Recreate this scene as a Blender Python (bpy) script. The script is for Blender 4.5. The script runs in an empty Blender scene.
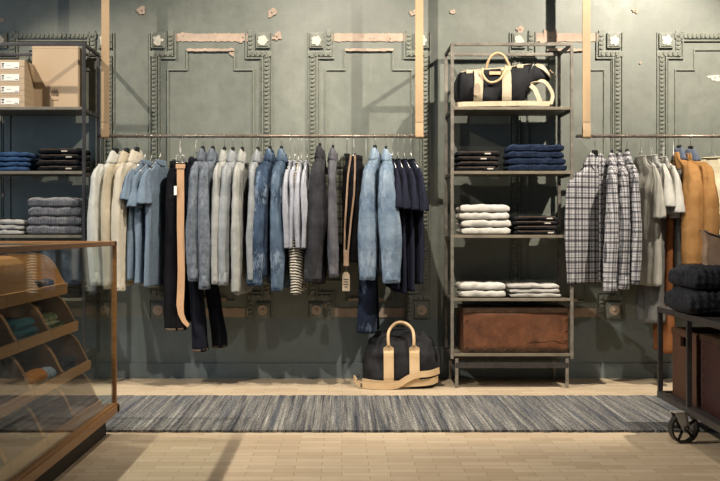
import bpy, bmesh, math, random
from mathutils import Vector, Matrix, noise
S = bpy.context.scene
C = S.collection
PI = math.pi
F = 1034.0; CX = 342.0; CY = 230.0; CH = 0.96      # focal length in px, vanishing point, camera height

def X(px, d): return (px - CX) * d / F
def Z(py, d): return CH - (py - CY) * d / F
def P(px, py, d): return Vector((X(px, d), d, Z(py, d)))
def lerp(a, b, t): return a + (b - a) * t
def clamp(v, a=0., b=1.): return max(a, min(b, v))
def sm(t): t = clamp(t); return t * t * (3 - 2 * t)
def interp(pts, t):
    if t <= pts[0][0]: return pts[0][1]
    for (a, va), (b, vb) in zip(pts, pts[1:]):
        if t <= b: return lerp(va, vb, sm((t - a) / (b - a)))
    return pts[-1][1]

# ------------------------------------------------------------------ materials
def srgb(h):
    h = h.lstrip('#'); r = [int(h[i:i+2], 16) / 255 for i in (0, 2, 4)]
    return tuple([(c / 12.92 if c <= .04045 else ((c + .055) / 1.055) ** 2.4) for c in r] + [1.0])
class NT:
    def __init__(s, name):
        s.m = bpy.data.materials.new(name); s.m.use_nodes = True
        s.t = s.m.node_tree; s.t.nodes.clear()
        s.out = s.n('ShaderNodeOutputMaterial'); s.b = s.n('ShaderNodeBsdfPrincipled')
        s.l(s.b.outputs[0], s.out.inputs[0])
    def n(s, k, **kw):
        o = s.t.nodes.new(k)
        for a, v in kw.items(): setattr(o, a, v)
        return o
    def l(s, a, b): s.t.links.new(a, b)
    def coord(s, scale=(1, 1, 1), rot=(0, 0, 0), loc=(0, 0, 0)):
        tc = s.n('ShaderNodeTexCoord'); mp = s.n('ShaderNodeMapping')
        s.l(tc.outputs['Object'], mp.inputs[0])
        mp.inputs['Scale'].default_value = scale; mp.inputs['Rotation'].default_value = rot; mp.inputs['Location'].default_value = loc
        return mp.outputs[0]
    def noise(s, vec, scale, detail=4, rough=.55, dist=0):
        o = s.n('ShaderNodeTexNoise'); s.l(vec, o.inputs['Vector'])
        o.inputs['Scale'].default_value = scale; o.inputs['Detail'].default_value = detail
        o.inputs['Roughness'].default_value = rough; o.inputs['Distortion'].default_value = dist
        return o.outputs['Fac']
    def ramp(s, fac, stops):
        o = s.n('ShaderNodeValToRGB'); s.l(fac, o.inputs[0]); e = o.color_ramp.elements
        while len(e) < len(stops): e.new(.5)
        for i, (p, c) in enumerate(stops): e[i].position = p; e[i].color = srgb(c) if isinstance(c, str) else (c, c, c, 1)
        return o.outputs[0]
    def mix(s, f, a, b, mode='MIX'):
        o = s.n('ShaderNodeMix', data_type='RGBA', blend_type=mode)
        for v, i in ((f, 0), (a, 6), (b, 7)):
            if isinstance(v, (int, float)): o.inputs[i].default_value = v if i == 0 else (v, v, v, 1)
            elif isinstance(v, str): o.inputs[i].default_value = srgb(v)
            else: s.l(v, o.inputs[i])
        return o.outputs[2]
    def math(s, op, a, b=None, c=None):
        o = s.n('ShaderNodeMath', operation=op)
        for v, i in ((a, 0), (b, 1), (c, 2)):
            if v is None: continue
            if isinstance(v, (int, float)): o.inputs[i].default_value = v
            else: s.l(v, o.inputs[i])
        return o.outputs[0]
    def bump(s, h, strength=.3, dist=.01):
        o = s.n('ShaderNodeBump'); s.l(h, o.inputs['Height'])
        o.inputs['Strength'].default_value = strength; o.inputs['Distance'].default_value = dist
        s.l(o.outputs[0], s.b.inputs['Normal'])
    def fin(s, col, rough=.8, metal=0, spec=None):
        if isinstance(col, str): s.b.inputs['Base Color'].default_value = srgb(col)
        else: s.l(col, s.b.inputs['Base Color'])
        if isinstance(rough, (int, float)): s.b.inputs['Roughness'].default_value = rough
        else: s.l(rough, s.b.inputs['Roughness'])
        s.b.inputs['Metallic'].default_value = metal
        if spec is not None: s.b.inputs['Specular IOR Level'].default_value = spec
        return s.m
MATS = {}
def fabric(name, c1, c2, scale=6, contrast=.2, rough=.95, weave=600, worn=None, spec=.15):
    t = NT(name); v = t.coord()
    n1 = t.noise(v, scale, 5, .6)
    c = t.ramp(n1, [(.5 - contrast, c1), (.5 + contrast, c2)])
    if worn:
        n2 = t.noise(t.coord((1, 1, .5)), worn[1], 6, .75)
        f = t.ramp(n2, [(.54, 0.), (.62, 1.)]); c = t.mix(t.math('MULTIPLY', f, worn[2]), c, worn[0])
    w = t.noise(v, weave, 2, .5); c = t.mix(.25, c, t.ramp(w, [(.3, .25), (.7, 1.)]), 'MULTIPLY')
    t.bump(t.math('ADD', w, t.math('MULTIPLY', t.noise(v, 30, 3), 1.5)), .25, .003)
    return t.fin(c, rough, 0, spec)
def heather(name, c1, c2): return fabric(name, c1, c2, 60, .3, .95, 300)
def plaid(name, base, dark, period=.05):
    t = NT(name); tc = t.n('ShaderNodeTexCoord'); sp = t.n('ShaderNodeSeparateXYZ'); t.l(tc.outputs['Object'], sp.inputs[0])
    h = t.math('ADD', sp.outputs[0], t.math('MULTIPLY', sp.outputs[1], .8)); z = sp.outputs[2]
    def band(c, w, ph=0, per=None):
        if per is None: per = period * (1.55 if c is z else 1.15)
        else: per *= (1.5 if c is z else 1.1)
        f = t.math('FRACT', t.math('ADD', t.math('DIVIDE', c, per), 50 + ph))
        return t.math('LESS_THAN', f, w)
    c = t.mix(t.math('MULTIPLY', t.math('ADD', band(h, .30), band(h, .1, .45)), .68), base, dark)
    c = t.mix(t.math('MULTIPLY', band(h, .25, .2, period * .25), .45), c, dark)
    c = t.mix(t.math('MULTIPLY', t.math('ADD', band(z, .22), band(z, .08, .5)), .72), c, dark)
    c = t.mix(t.math('MULTIPLY', band(z, .3, .3, period * .25), .35), c, dark)
    t.bump(t.noise(t.coord(), 60, 3), .3, .004)
    return t.fin(c, .95, 0, .15)
def solid(name, c, rough=.6, metal=0, var=.12, scale=20, bumpd=0.0):
    t = NT(name); n = t.noise(t.coord(), scale, 5, .6)
    col = t.mix(1.0, c, t.ramp(n, [(.3, 1 - var * 1.6), (.7, 1.)]), 'MULTIPLY')
    if bumpd: t.bump(n, .4, bumpd)
    return t.fin(col, rough, metal)
def wood(name, c1, c2, rough=.5, scale=9, axis=(1, 12, 12)):
    t = NT(name); v = t.coord(axis); n = t.noise(v, scale, 6, .6, .6)
    t.bump(n, .15, .002)
    return t.fin(t.ramp(n, [(.3, c1), (.7, c2)]), rough)

def mat_wall():
    t = NT('painted_wall'); v = t.coord()
    n = t.noise(v, 1.1, 6, .6, .3); n2 = t.noise(v, 14, 8, .7)
    c = t.ramp(n, [(.3, '#6b6f65'), (.55, '#7a7e73'), (.75, '#8a8d81')])
    c = t.mix(.75, c, t.ramp(n2, [(.25, .74), (.6, 1.)]), 'MULTIPLY')
    sp = t.n('ShaderNodeSeparateXYZ'); tc = t.n('ShaderNodeTexCoord'); t.l(tc.outputs['Object'], sp.inputs[0])
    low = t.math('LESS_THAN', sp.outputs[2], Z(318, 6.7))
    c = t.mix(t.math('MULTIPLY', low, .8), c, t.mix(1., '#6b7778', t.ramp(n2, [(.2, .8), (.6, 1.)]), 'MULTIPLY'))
    drip = t.noise(t.coord((14, 1, .6)), 3, 4, .6)
    c = t.mix(.14, c, t.ramp(drip, [(.3, .7), (.6, 1.)]), 'MULTIPLY')
    big = t.noise(t.coord(loc=(3, 0, 7)), .9, 3, .5); c = t.mix(.5, c, t.ramp(big, [(.38, .72), (.6, 1.)]), 'MULTIPLY')
    sc = t.ramp(t.noise(t.coord((40, 1, 1.2), rot=(0, .5, 0)), 2, 5, .8), [(.66, 0.), (.7, 1.)]); c = t.mix(t.math('MULTIPLY', sc, .25), c, '#a9ab9d')
    chips = t.math('GREATER_THAN', t.noise(v, 9, 7, .75), .735)
    c = t.mix(t.math('MULTIPLY', chips, .7), c, '#b3a391')
    t.bump(t.math('ADD', n2, t.math('MULTIPLY', t.noise(v, 60, 4), .3)), .25, .004)
    return t.fin(c, t.ramp(n2, [(.3, .42), (.7, .62)]))
def mat_floor():
    t = NT('wood_block_floor'); v = t.coord()
    br = t.n('ShaderNodeTexBrick'); t.l(v, br.inputs['Vector'])
    br.offset = .43; br.inputs['Scale'].default_value = 1
    br.inputs['Brick Width'].default_value = .19; br.inputs['Row Height'].default_value = .062
    br.inputs['Mortar Size'].default_value = .0016; br.inputs['Mortar Smooth'].default_value = .3
    br.inputs['Color1'].default_value = srgb('#b09c80'); br.inputs['Color2'].default_value = srgb('#c0ae92'); br.inputs['Mortar'].default_value = srgb('#93805f')
    br.inputs['Bias'].default_value = .1
    g = t.noise(t.coord((3, 26, 10)), 5, 6, .65, .4)
    c = t.mix(.55, br.outputs['Color'], t.ramp(g, [(.3, .76), (.65, 1.)]), 'MULTIPLY')
    st = t.noise(v, 1.7, 5, .6)
    c = t.mix(.5, c, t.ramp(st, [(.35, .82), (.6, 1.)]), 'MULTIPLY')
    t.bump(t.math('SUBTRACT', g, t.math('MULTIPLY', br.outputs['Fac'], 2.)), .2, .003)
    return t.fin(c, t.ramp(g, [(.3, .42), (.7, .6)]))
def mat_rug():
    t = NT('woven_rag_rug')
    a = t.noise(t.coord((34, .7, 1)), 1, 5, .7, .05)
    a2 = t.noise(t.coord((130, .9, 1), loc=(3, 5, 0)), 1, 4, .7)
    b = t.noise(t.coord((9, .5, 1)), 1, 3, .6)
    m = t.math('ADD', t.math('MULTIPLY', a, .5), t.math('ADD', t.math('MULTIPLY', a2, .38), t.math('MULTIPLY', b, .12)))
    c = t.ramp(m, [(.38, '#2e3034'), (.45, '#56575a'), (.5, '#75736e'), (.55, '#8b8982'), (.62, '#bab7ae')])
    tint = t.noise(t.coord((22, .6, 1), loc=(9, 0, 0)), 1, 3, .6)
    c = t.mix(t.ramp(tint, [(.5, 0.), (.66, .35)]), c, '#4b5665')
    w = t.noise(t.coord((75, 42, 1)), 1, 5, .85)
    c = t.mix(1., c, t.ramp(w, [(.38, .35), (.56, 1.15)]), 'MULTIPLY')
    t.bump(t.math('ADD', w, a2), .9, .012)
    return t.fin(c, .97, 0, .1)
def mat_glass():
    t = NT('clear_glass'); t.t.nodes.remove(t.b)
    tr = t.n('ShaderNodeBsdfTransparent'); tr.inputs[0].default_value = (.93, .95, .94, 1)
    gl = t.n('ShaderNodeBsdfGlossy'); gl.inputs['Roughness'].default_value = .0; gl.inputs[0].default_value = (.95, .97, .98, 1)
    ge = t.n('ShaderNodeNewGeometry'); dp = t.n('ShaderNodeVectorMath', operation='DOT_PRODUCT'); t.l(ge.outputs['Normal'], dp.inputs[0]); t.l(ge.outputs['Incoming'], dp.inputs[1])
    c = t.math('SUBTRACT', 1., t.math('ABSOLUTE', dp.outputs['Value'])); fr = t.math('ADD', .035, t.math('MULTIPLY', t.math('POWER', c, 5.), .6))
    mx = t.n('ShaderNodeMixShader'); t.l(fr, mx.inputs[0]); t.l(tr.outputs[0], mx.inputs[1]); t.l(gl.outputs[0], mx.inputs[2])
    t.l(mx.outputs[0], t.out.inputs[0]); return t.m
def mat_leather_box():
    t = NT('worn_brown_leather'); v = t.coord(); n = t.noise(v, 5, 7, .7, .4); n2 = t.noise(v, 45, 5, .7)
    c = t.ramp(n, [(.3, '#38200f'), (.5, '#603a22'), (.7, '#774a2e')])
    c = t.mix(.6, c, t.ramp(n2, [(.3, .6), (.6, 1.)]), 'MULTIPLY'); t.bump(n2, .3, .003)
    return t.fin(c, .5)

M = dict(
 wall=mat_wall(), floor=mat_floor(), rug=mat_rug(), glass=mat_glass(), leather_box=mat_leather_box(),
 trim=solid('painted_moulding', '#7b7e71', .5, 0, .2, 30, .002),
 plaster=solid('bare_pink_plaster', '#bfa995', .9, 0, .22, 12, .003),
 rosette=solid('chipped_plaster_rosette', '#d6cdbb', .9, 0, .15, 40, .003),
 ceiling=solid('dark_ceiling_paint', '#2a2a28', .9, 0, .1, 3),
 sidewall=solid('side_wall_paint', '#3c3e38', .9, 0, .15, 3),
 steel=solid('raw_steel', '#8f887c', .42, .35, .35, 18, .001),
 steel_dark=solid('blackened_steel', '#454240', .45, .4, .3, 20, .001),
 shelf_plate=solid('steel_shelf_plate', '#857c6a', .5, .3, .25, 10, .001),
 pipe=solid('rusty_pipe_steel', '#8c7d6e', .36, .45, .35, 40, .001),
 chrome=solid('hanger_wire', '#b9b8b4', .3, .9, .1),
 black_wood=solid('black_hanger_wood', '#131313', .45, 0, .2),
 strap=solid('natural_leather_strap', '#a98e6a', .6, 0, .1, 5),
 belt=solid('tan_belt_leather', '#c49b74', .5, 0, .12, 6),
 oak=wood('honey_oak', '#7a542e', '#a87b48', .42),
 oak_bin=wood('bin_plywood', '#9c6a35', '#bf8d50', .5),
 bin_shaded=wood('shaded_brown_board', '#6d4c37', '#86614a', .6),  # bin brown with the shade inside the tiers put into the colour
 plinth=solid('black_plinth', '#17140f', .6),
 card=solid('kraft_carton', '#b9a284', .8, 0, .05, 3),
 label=solid('white_label', '#efe9dc', .8, 0, .03),
 ink=solid('printed_ink', '#3a332c', .8),
 inkgrey=solid('printed_brown_ink', '#776450', .8),
 bronze=solid('dark_bronze_edging', '#4f3b2a', .45, .5, .4, 30, .002),
 canvas_black=fabric('black_canvas', '#131315', '#232326', 4, .2, .8, 500, None, .3),
 canvas_tan=fabric('tan_webbing', '#c0a27a', '#d3b88f', 8, .2),
 leather_pale=fabric('pale_vegetable_leather', '#b9a788', '#cfc2a8', 8, .2, .6),
 handle=solid('rolled_leather_handle', '#cdae84', .5, 0, .15),
 dark_red=solid('dark_red_crate', '#34100e', .55, 0, .3, 8),
 crate=wood('brown_crate_board', '#3a2413', '#573722', .6),
 tag_grey=solid('paper_size_label', '#b5afa2', .8, 0, .05),
 fork_plate=solid('zinc_fork', '#b0aba0', .5, .2, .2),
 iron=solid('cast_iron', '#4c4a47', .45, .7, .3),
 buttons=solid('horn_buttons', '#2a2522', .4),
 tag=solid('card_tag', '#a3927a', .8, 0, .2),
)
# ------------------------------------------------------------------ mesh tools
class MB:
    def __init__(s): s.v = []; s.f = []
    def add(s, vs, fs, mat=None):
        o = len(s.v)
        s.v += [Vector(v) if mat is None else mat @ Vector(v) for v in vs]
        s.f += [tuple(i + o for i in f) for f in fs]; return s
    def box(s, a, b, bev=0.0, mat=None):
        a, b = Vector(a), Vector(b)
        lo = Vector([min(a[i], b[i]) for i in range(3)]); hi = Vector([max(a[i], b[i]) for i in range(3)])
        bm = bmesh.new(); bmesh.ops.create_cube(bm, size=1)
        for v in bm.verts: v.co = Vector([(lo[i] + hi[i]) / 2 + v.co[i] * (hi[i] - lo[i]) for i in range(3)])
        if bev: bmesh.ops.bevel(bm, geom=bm.edges[:] + bm.verts[:], offset=bev, segments=2, profile=.7, affect='EDGES')
        bm.verts.index_update()
        s.add([v.co.copy() for v in bm.verts], [[v.index for v in f.verts] for f in bm.faces], mat); bm.free(); return s
    def tube(s, pts, r, n=10, closed=False, flat=None, up=Vector((0, 0, 1)), cap=True):
        """tube or ribbon along pts; r number or list; flat=(w,t) makes a flat band, w along 'up x tangent' side"""
        pts = [Vector(p) for p in pts]; N = len(pts); rings = []; pn = None
        for i, p in enumerate(pts):
            a = pts[(i - 1) % N] if (closed or i > 0) else p; b = pts[(i + 1) % N] if (closed or i < N - 1) else p
            t = (b - a).normalized()
            ref = up if pn is None else pn
            side = t.cross(up); 
            if side.length < 1e-3: side = t.cross(Vector((0, 1, 0))) if pn is None else pn
            side.normalize(); nn = side.cross(t).normalized(); 
            if pn is not None and side.dot(pn) < 0: side = -side; nn = -nn
            pn = side
            rr = r[i] if isinstance(r, (list, tuple)) else r
            ring = []
            for k in range(n):
                an = 2 * PI * k / n + (PI / n)
                if flat:
                    w, th = flat; ca, sa = math.cos(an), math.sin(an)
                    ring.append(p + side * (w * math.copysign(abs(ca) ** .35, ca)) + nn * (th * math.copysign(abs(sa) ** .6, sa)))
                else: ring.append(p + side * (rr * math.cos(an)) + nn * (rr * math.sin(an)))
            rings.append(ring)
        o = len(s.v); s.v += [v for rg in rings for v in rg]
        m = N if closed else N - 1
        for i in range(m):
            for k in range(n):
                a = o + i * n + k; b = o + i * n + (k + 1) % n; j = (i + 1) % N
                c = o + j * n + (k + 1) % n; d = o + j * n + k; s.f.append((a, b, c, d))
        if not closed and cap:
            s.f.append(tuple(o + k for k in range(n))[::-1]); s.f.append(tuple(o + (N - 1) * n + k for k in range(n)))
        return s
    def rings(s, rings, capa=True, capb=True):
        n = len(rings[0]); o = len(s.v); s.v += [Vector(v) for rg in rings for v in rg]
        for i in range(len(rings) - 1):
            for k in range(n):
                s.f.append((o + i * n + k, o + i * n + (k + 1) % n, o + (i + 1) * n + (k + 1) % n, o + (i + 1) * n + k))
        if capa: s.f.append(tuple(o + k for k in range(n))[::-1])
        if capb: s.f.append(tuple(o + (len(rings) - 1) * n + k for k in range(n)))
        return s
    def cyl(s, a, b, r, n=14): return s.tube([a, b], r, n)
    def ball(s, c, r, sc=(1, 1, 1), u=12, v=8):
        c = Vector(c); rg = []
        for i in range(v + 1):
            ph = PI * i / v; rr = max(math.sin(ph), .001)
            rg.append([c + Vector((r * sc[0] * rr * math.cos(2 * PI * k / u), r * sc[1] * rr * math.sin(2 * PI * k / u), r * sc[2] * math.cos(ph))) for k in range(u)])
        return s.rings(rg)
    def prism(s, poly, lo, hi, axis='y'):
        """poly of (a,b) extruded along axis: y -> (a, y, b), x -> (x, a, b), z -> (a, b, z)"""
        def mk(p, h): return {'y': (p[0], h, p[1]), 'x': (h, p[0], p[1]), 'z': (p[0], p[1], h)}[axis]
        n = len(poly); o = len(s.v)
        s.v += [Vector(mk(p, lo)) for p in poly] + [Vector(mk(p, hi)) for p in poly]
        s.f.append(tuple(o + i for i in range(n))); s.f.append(tuple(o + n + i for i in range(n))[::-1])
        for i in range(n): s.f.append((o + i, o + n + i, o + n + (i + 1) % n, o + (i + 1) % n))
        return s
    def build(s, name, mat, parent=None, smooth=False, solid=0, label=None, offset=0):
        me = bpy.data.meshes.new(name); me.from_pydata([tuple(v) for v in s.v], [], s.f)
        bm = bmesh.new(); bm.from_mesh(me); bmesh.ops.recalc_face_normals(bm, faces=bm.faces); bm.to_mesh(me); bm.free()
        me.materials.append(mat)
        if smooth: me.polygons.foreach_set('use_smooth', [True] * len(me.polygons))
        o = bpy.data.objects.new(name, me); C.objects.link(o)
        if parent is not None: o.parent = parent
        if smooth == 'auto' or smooth == 2:
            try:
                bpy.context.view_layer.objects.active = o
            except Exception: pass
        if solid:
            md = o.modifiers.new('thickness', 'SOLIDIFY'); md.thickness = solid; md.offset = offset
        if label: o['label'] = label
        return o
def tag(o, label, cat, group=None, kind=None):
    if kind: o['kind'] = kind
    if label: o['label'] = label
    if cat: o['category'] = cat
    if group: o['group'] = group
    return o
def thing(name, label, cat, loc=(0, 0, 0), rz=0, group=None):
    o = bpy.data.objects.new(name, None); C.objects.link(o); o.empty_display_size = .1
    o.location = loc; o.rotation_euler = (0, 0, rz); return tag(o, label, cat, group)
def copy_tree(o, parent=None):
    c = o.copy(); C.objects.link(c)
    if parent is not None: c.parent = parent
    for ch in [k for k in o.children]: copy_tree(ch, c)
    return c
def struct(o): o['kind'] = 'structure'; return o

DW = 6.70       # wall distance
# ------------------------------------------------------------------ setting
struct(MB().box((-3.6, -1.2, -.1), (4.6, DW + .15, 0)).build('floor', M['floor']))
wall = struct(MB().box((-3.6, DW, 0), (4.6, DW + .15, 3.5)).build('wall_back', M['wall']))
struct(MB().box((-3.6, -1.2, 3.4), (4.6, DW, 3.5)).build('ceiling', M['ceiling']))
struct(MB().box((4.5, -1.2, 0), (4.6, DW, 3.4)).build('wall_right', M['sidewall']))
# left wall with a tall window opening
mb = MB(); WX = -3.5
mb.box((WX - .1, -1.2, 0), (WX, 2.6, 3.4)); mb.box((WX - .1, 5.2, 0), (WX, DW, 3.4))
mb.box((WX - .1, 2.6, 0), (WX, 5.2, .5)); mb.box((WX - .1, 2.6, 2.9), (WX, 5.2, 3.4))
struct(mb.build('wall_left', M['sidewall']))
mb = MB()
for y in (2.6, 3.44, 4.3, 5.14): mb.box((WX - .08, y, .5), (WX - .02, y + .06, 2.9))
for z in (.5, 1.7, 2.84): mb.box((WX - .08, 2.6, z), (WX - .02, 5.2, z + .06))
struct(mb.build('window_1', M['steel_dark']))

sW = DW / F
def wx(px): return X(px, DW)
def wz(py): return Z(py, DW)
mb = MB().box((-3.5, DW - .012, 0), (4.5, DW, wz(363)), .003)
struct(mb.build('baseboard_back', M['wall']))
# panels with bead moulding
def strip(mb, x0, z0, x1, z1, w, d, bev=.003):
    """moulding bar between two points (axis aligned) of width w and depth d"""
    h = w / 2; d = d * .75 if w < .02 else d; d += .0006 if abs(x1 - x0) > abs(z1 - z0) else 0
    mb.box((min(x0, x1) - h, DW - d, min(z0, z1) - h), (max(x0, x1) + h, DW, max(z0, z1) + h), bev)
def beads(mb, x0, z0, x1, z1, step=.027):
    L = math.hypot(x1 - x0, z1 - z0); n = max(2, int(L / step)); hor = abs(x1 - x0) > abs(z1 - z0)
    for i in range(n):
        t = (i + .5) / n; x = lerp(x0, x1, t); z = lerp(z0, z1, t)
        if hor: bx_ = (.0085, .014)
        else: bx_ = (.014, .0085)
        # slanted egg shape
        c = Vector((x, DW - .012, z)); a, b = bx_
        ring = []
        base = [(-a, -b), (a * .3, -b * 1.1), (a, -b * .2), (a, b), (-a * .3, b * 1.1), (-a, b * .2)]
        o = len(mb.v)
        mb.v += [c + Vector((p, 0, q)) for p, q in base] + [c + Vector((p * .6, -.009, q * .6)) for p, q in base]
        for k in range(6): mb.f.append((o + k, o + (k + 1) % 6, o + 6 + (k + 1) % 6, o + 6 + k))
        mb.f.append(tuple(o + 6 + k for k in range(6)))
def panel(idx, xl, xr, topbare=True, botbare=True, seed=0, full_top=False):
    rnd = random.Random(seed)
    mb = MB(); zt, zb = wz(33), wz(318)
    a, b = wx(xl), wx(xr); B = 15.5 * sW        # corner block size
    S1 = 24 * sW
    # outer thin fillet and vertical bead runs
    for sgn, e in ((1, a), (-1, b)):
        strip(mb, e, zb, e, zt, .007, .016)
        q = e + sgn * 4.6 * sW
        strip(mb, q, zb + 24 * sW, q, zt - 21 * sW, .034, .012)
        beads(mb, q, zb + 25 * sW, q, zt - 22 * sW)
        strip(mb, e + sgn * 9 * sW, zb + 27 * sW, e + sgn * 9 * sW, zt - 25 * sW, .012, .02)
        strip(mb, e + sgn * 11 * sW, zb + 27 * sW, e + sgn * 11 * sW, zt - 27 * sW, .006, .012)
        for ze, s in ((zt, -1), (zb, 1)):
            # corner block
            mb.box((e + sgn * 1.5 * sW, DW - .02, ze), (e + sgn * B, DW, ze + s * B), .004)
            mb.box((e + sgn * 3 * sW, DW - .026, ze + s * 1.5 * sW), (e + sgn * (B - 1.5 * sW), DW, ze + s * (B - 1.5 * sW)), .004)
            zq = ze + s * 21 * sW; xq = e + sgn * 21 * sW
            strip(mb, e + sgn * 2 * sW, zq, xq, zq, .034, .012); beads(mb, e + sgn * 4 * sW, zq, xq + sgn * 2 * sW, zq)
            strip(mb, xq, ze, xq, zq, .034, .012); beads(mb, xq, ze + s * 1 * sW, xq, zq - s * 3 * sW)
            strip(mb, e + sgn * 9 * sW, ze + s * 25.5 * sW, e + sgn * 25.5 * sW, ze + s * 25.5 * sW, .010, .02)
            strip(mb, e + sgn * 25.5 * sW, ze, e + sgn * 25.5 * sW, ze + s * 25.5 * sW, .010, .02)
            # inner panel stepped line
            i1 = e + sgn * 18 * sW; i2 = e + sgn * 37 * sW; z1 = ze + s * 37 * sW; z2 = ze + s * 17 * sW
            strip(mb, i1, z1, i2, z1, .010, .014); strip(mb, i2, z1, i2, z2, .010, .014)
        strip(mb, e + sgn * 18 * sW, zb + 37 * sW, e + sgn * 18 * sW, zt - 37 * sW, .010, .014)
    i2a, i2b = a + 37 * sW, b - 37 * sW
    strip(mb, i2a, zt - 17 * sW, i2b, zt - 17 * sW, .010, .014); strip(mb, i2a, zb + 17 * sW, i2b, zb + 17 * sW, .010, .014)
    if full_top:
        strip(mb, a + 20 * sW, zt - 3 * sW, b - 20 * sW, zt - 3 * sW, .034, .012); beads(mb, a + 20 * sW, zt - 3 * sW, b - 20 * sW, zt - 3 * sW)
        strip(mb, a + 25 * sW, zt - 8 * sW, b - 25 * sW, zt - 8 * sW, .010, .02)
    struct(mb.build('trim_%d' % idx, M['trim']))
    # rosettes (children of the wall)
    for e, sgn in ((a, 1), (b, -1)):
        for ze, s in ((zt, -1), (zb, 1)):
            c = (e + sgn * 8.5 * sW, ze + s * 8.2 * sW)
            mb = MB(); n = 22; pts = []
            for k in range(n):
                an = 2 * PI * k / n; r = (.030 + .004 * math.cos(5 * an) + rnd.uniform(-.005, .006)) if s < 0 else .032 + rnd.uniform(-.001, .001)
                pts.append((c[0] + r * math.cos(an), c[1] + r * math.sin(an)))
            mb.prism(pts, DW - .031, DW - .02)
            if s > 0: mb.ball((c[0], DW - .03, c[1]), .012, (1, .7, 1))
            mb.build('rosette', M['rosette' if s < 0 else 'plaster'], wall)
    def patch(x0, x1, z0, z1, d=.004, j=.006, nm='plaster_patch'):
        mb = MB(); pts = []; n = max(4, int((x1 - x0) / .014))
        for i in range(n + 1): pts.append((lerp(x0, x1, i / n), z0 + rnd.uniform(-j, j)))
        m = max(2, int((z1 - z0) / .014))
        for i in range(1, m): pts.append((x1 + rnd.uniform(-j, j), lerp(z0, z1, i / m)))
        for i in range(n + 1): pts.append((lerp(x1, x0, i / n), z1 + rnd.uniform(-j, j)))
        for i in range(1, m): pts.append((x0 + rnd.uniform(-j, j), lerp(z1, z0, i / m)))
        mb.prism(pts, DW - d, DW + .002); mb.build(nm, M['plaster'], wall)
    if topbare:
        patch(a + 23.5 * sW, b - 19 * sW, zt - 8.5 * sW, zt - .5 * sW, .006, .003)
        patch(i2a, i2b, zt - 18.5 * sW, zt - 16 * sW, .018, .0025)
    if botbare:
        patch(a + 23 * sW, b - 23 * sW, zb + 1 * sW, zb + 10 * sW, .006, .004)
        patch(a + 40 * sW, b - 45 * sW, zb + 17 * sW, zb + 20 * sW, .018, .004)
def blob(px, py, r, seed, mat='plaster', d=.0095, sx=1):
    rnd = random.Random(seed); mb = MB(); n = 18; pts = []
    for k in range(n):
        an = 2 * PI * k / n; q = r * (1 + .9 * noise.noise(Vector((math.cos(an) * 1.3 + seed * 3, math.sin(an) * 1.3, seed))) + rnd.uniform(-.06, .06)); pts.append((wx(px) + sx * q * math.cos(an), wz(py) + q * math.sin(an)))
    mb.prism(pts, DW - d, DW + .001); mb.build('plaster_chip', M[mat], wall)
    mb = MB(); mb.ball((wx(px), DW - d, wz(py)), min(r * .22, .005), (1, .3, 1)); mb.build('screw_hole', M['ink'], wall)
panel(1, -8, 114, False, True, 1, True)
panel(2, 150, 271.5, True, True, 2)
panel(3, 308, 430, True, True, 3)
panel(4, 510, 622, True, True, 4)
panel(5, 657, 779, False, True, 5, True)
for i, (x, y, r) in enumerate([(142, 11, .022), (272, 13, .024), (413, 13, .016), (453, 12, .014), (635, 11, .016), (2, 20, .014), (243, 38, .026), (277, 37, .024),
                               (232, 52, .022), (550, 38, .05), (520, 30, .02), (197, 379 - 4, .014), (193, 372, .014), (2, 195, .014), (390, 39, .02), (374, 39, .018)]):
    blob(x, y, r, i, sx=1.3)
for i, (x, y, r) in enumerate([(183, 35, .012), (325, 306, .016), (640, 63, .006)]): blob(x, y, r, 90 + i)
blob(715, 78, .02, 33, 'rosette', .004, 2)

# rug
def rug():
    n = 260; x0, x1 = -3.3, 3.6; y0, y1 = 4.90, 5.93; rnd = random.Random(4); mb = MB()
    top = []; 
    pts = []
    for i in range(n + 1): pts.append((lerp(x0, x1, i / n), y0 + rnd.uniform(-.006, .006)))
    for i in range(n + 1): pts.append((lerp(x1, x0, i / n), y1 + rnd.uniform(-.012, .012)))
    mb.prism(pts, 0.0005, .012, 'z')
    o = mb.build('rug', M['rug'])
    tag(o, 'long grey and blue woven rag rug runner lying on the wood floor', 'rug')
rug()

# ------------------------------------------------------------------ shelving units
def shelving(x0, label, steel):
    D0, D1 = 6.27, 6.655; W = .726; t = .019
    root = thing('shelving_unit', label, 'shelf', (x0, D0, 0), 0, None)
    top = 2.097
    for n_, px in (('l', 0), ('r', W)):
        for q in (0, D1 - D0 - t):
            MB().box((px - t / 2, q, .178), (px + t / 2, q + t, top), .002).build('post', steel, root)
    for q in (0, D1 - D0 - t):
        for xx in (.028, W - .028):
            MB().box((xx - t / 2, q + .004, 0), (xx + t / 2, q + t, .18), .002).build('foot', steel, root)
        MB().box((.02, q + .003, .122), (W - .02, q + t - .002, .155), .002).build('base_bar', M['steel_dark'], root)
        MB().box((t / 2, q, top - t), (W - t / 2, q + t, top), .002).build('top_bar', steel, root)
    for xx in (0, W):
        MB().box((xx - t / 2 + .001, t, top - t), (xx + t / 2 - .001, D1 - D0 - t, top - .001), .002).build('side_bar', M['steel_dark'], root)
    for z in (1.708, 1.318, .930, .547, .212):
        s = MB().box((t / 2 + .0005, .001, z - .018), (W - t / 2 - .0005, .012, z), .002)
        s.box((t / 2 + .0005, .012, z - .014), (W - t / 2 - .0005, D1 - D0 - .004, z - .006))
        s.build('shelf_plate', M['shelf_plate'], root)
        for xx in (0, W):
            MB().box((xx - t / 2 + .002, t, z - .03), (xx + t / 2 - .002, D1 - D0 - t, z - .008), .002).build('side_bar', M['steel_dark'], root)
    return root
RX = X(452.3, 6.27); LX = X(83.6, 6.27) - .726
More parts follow.
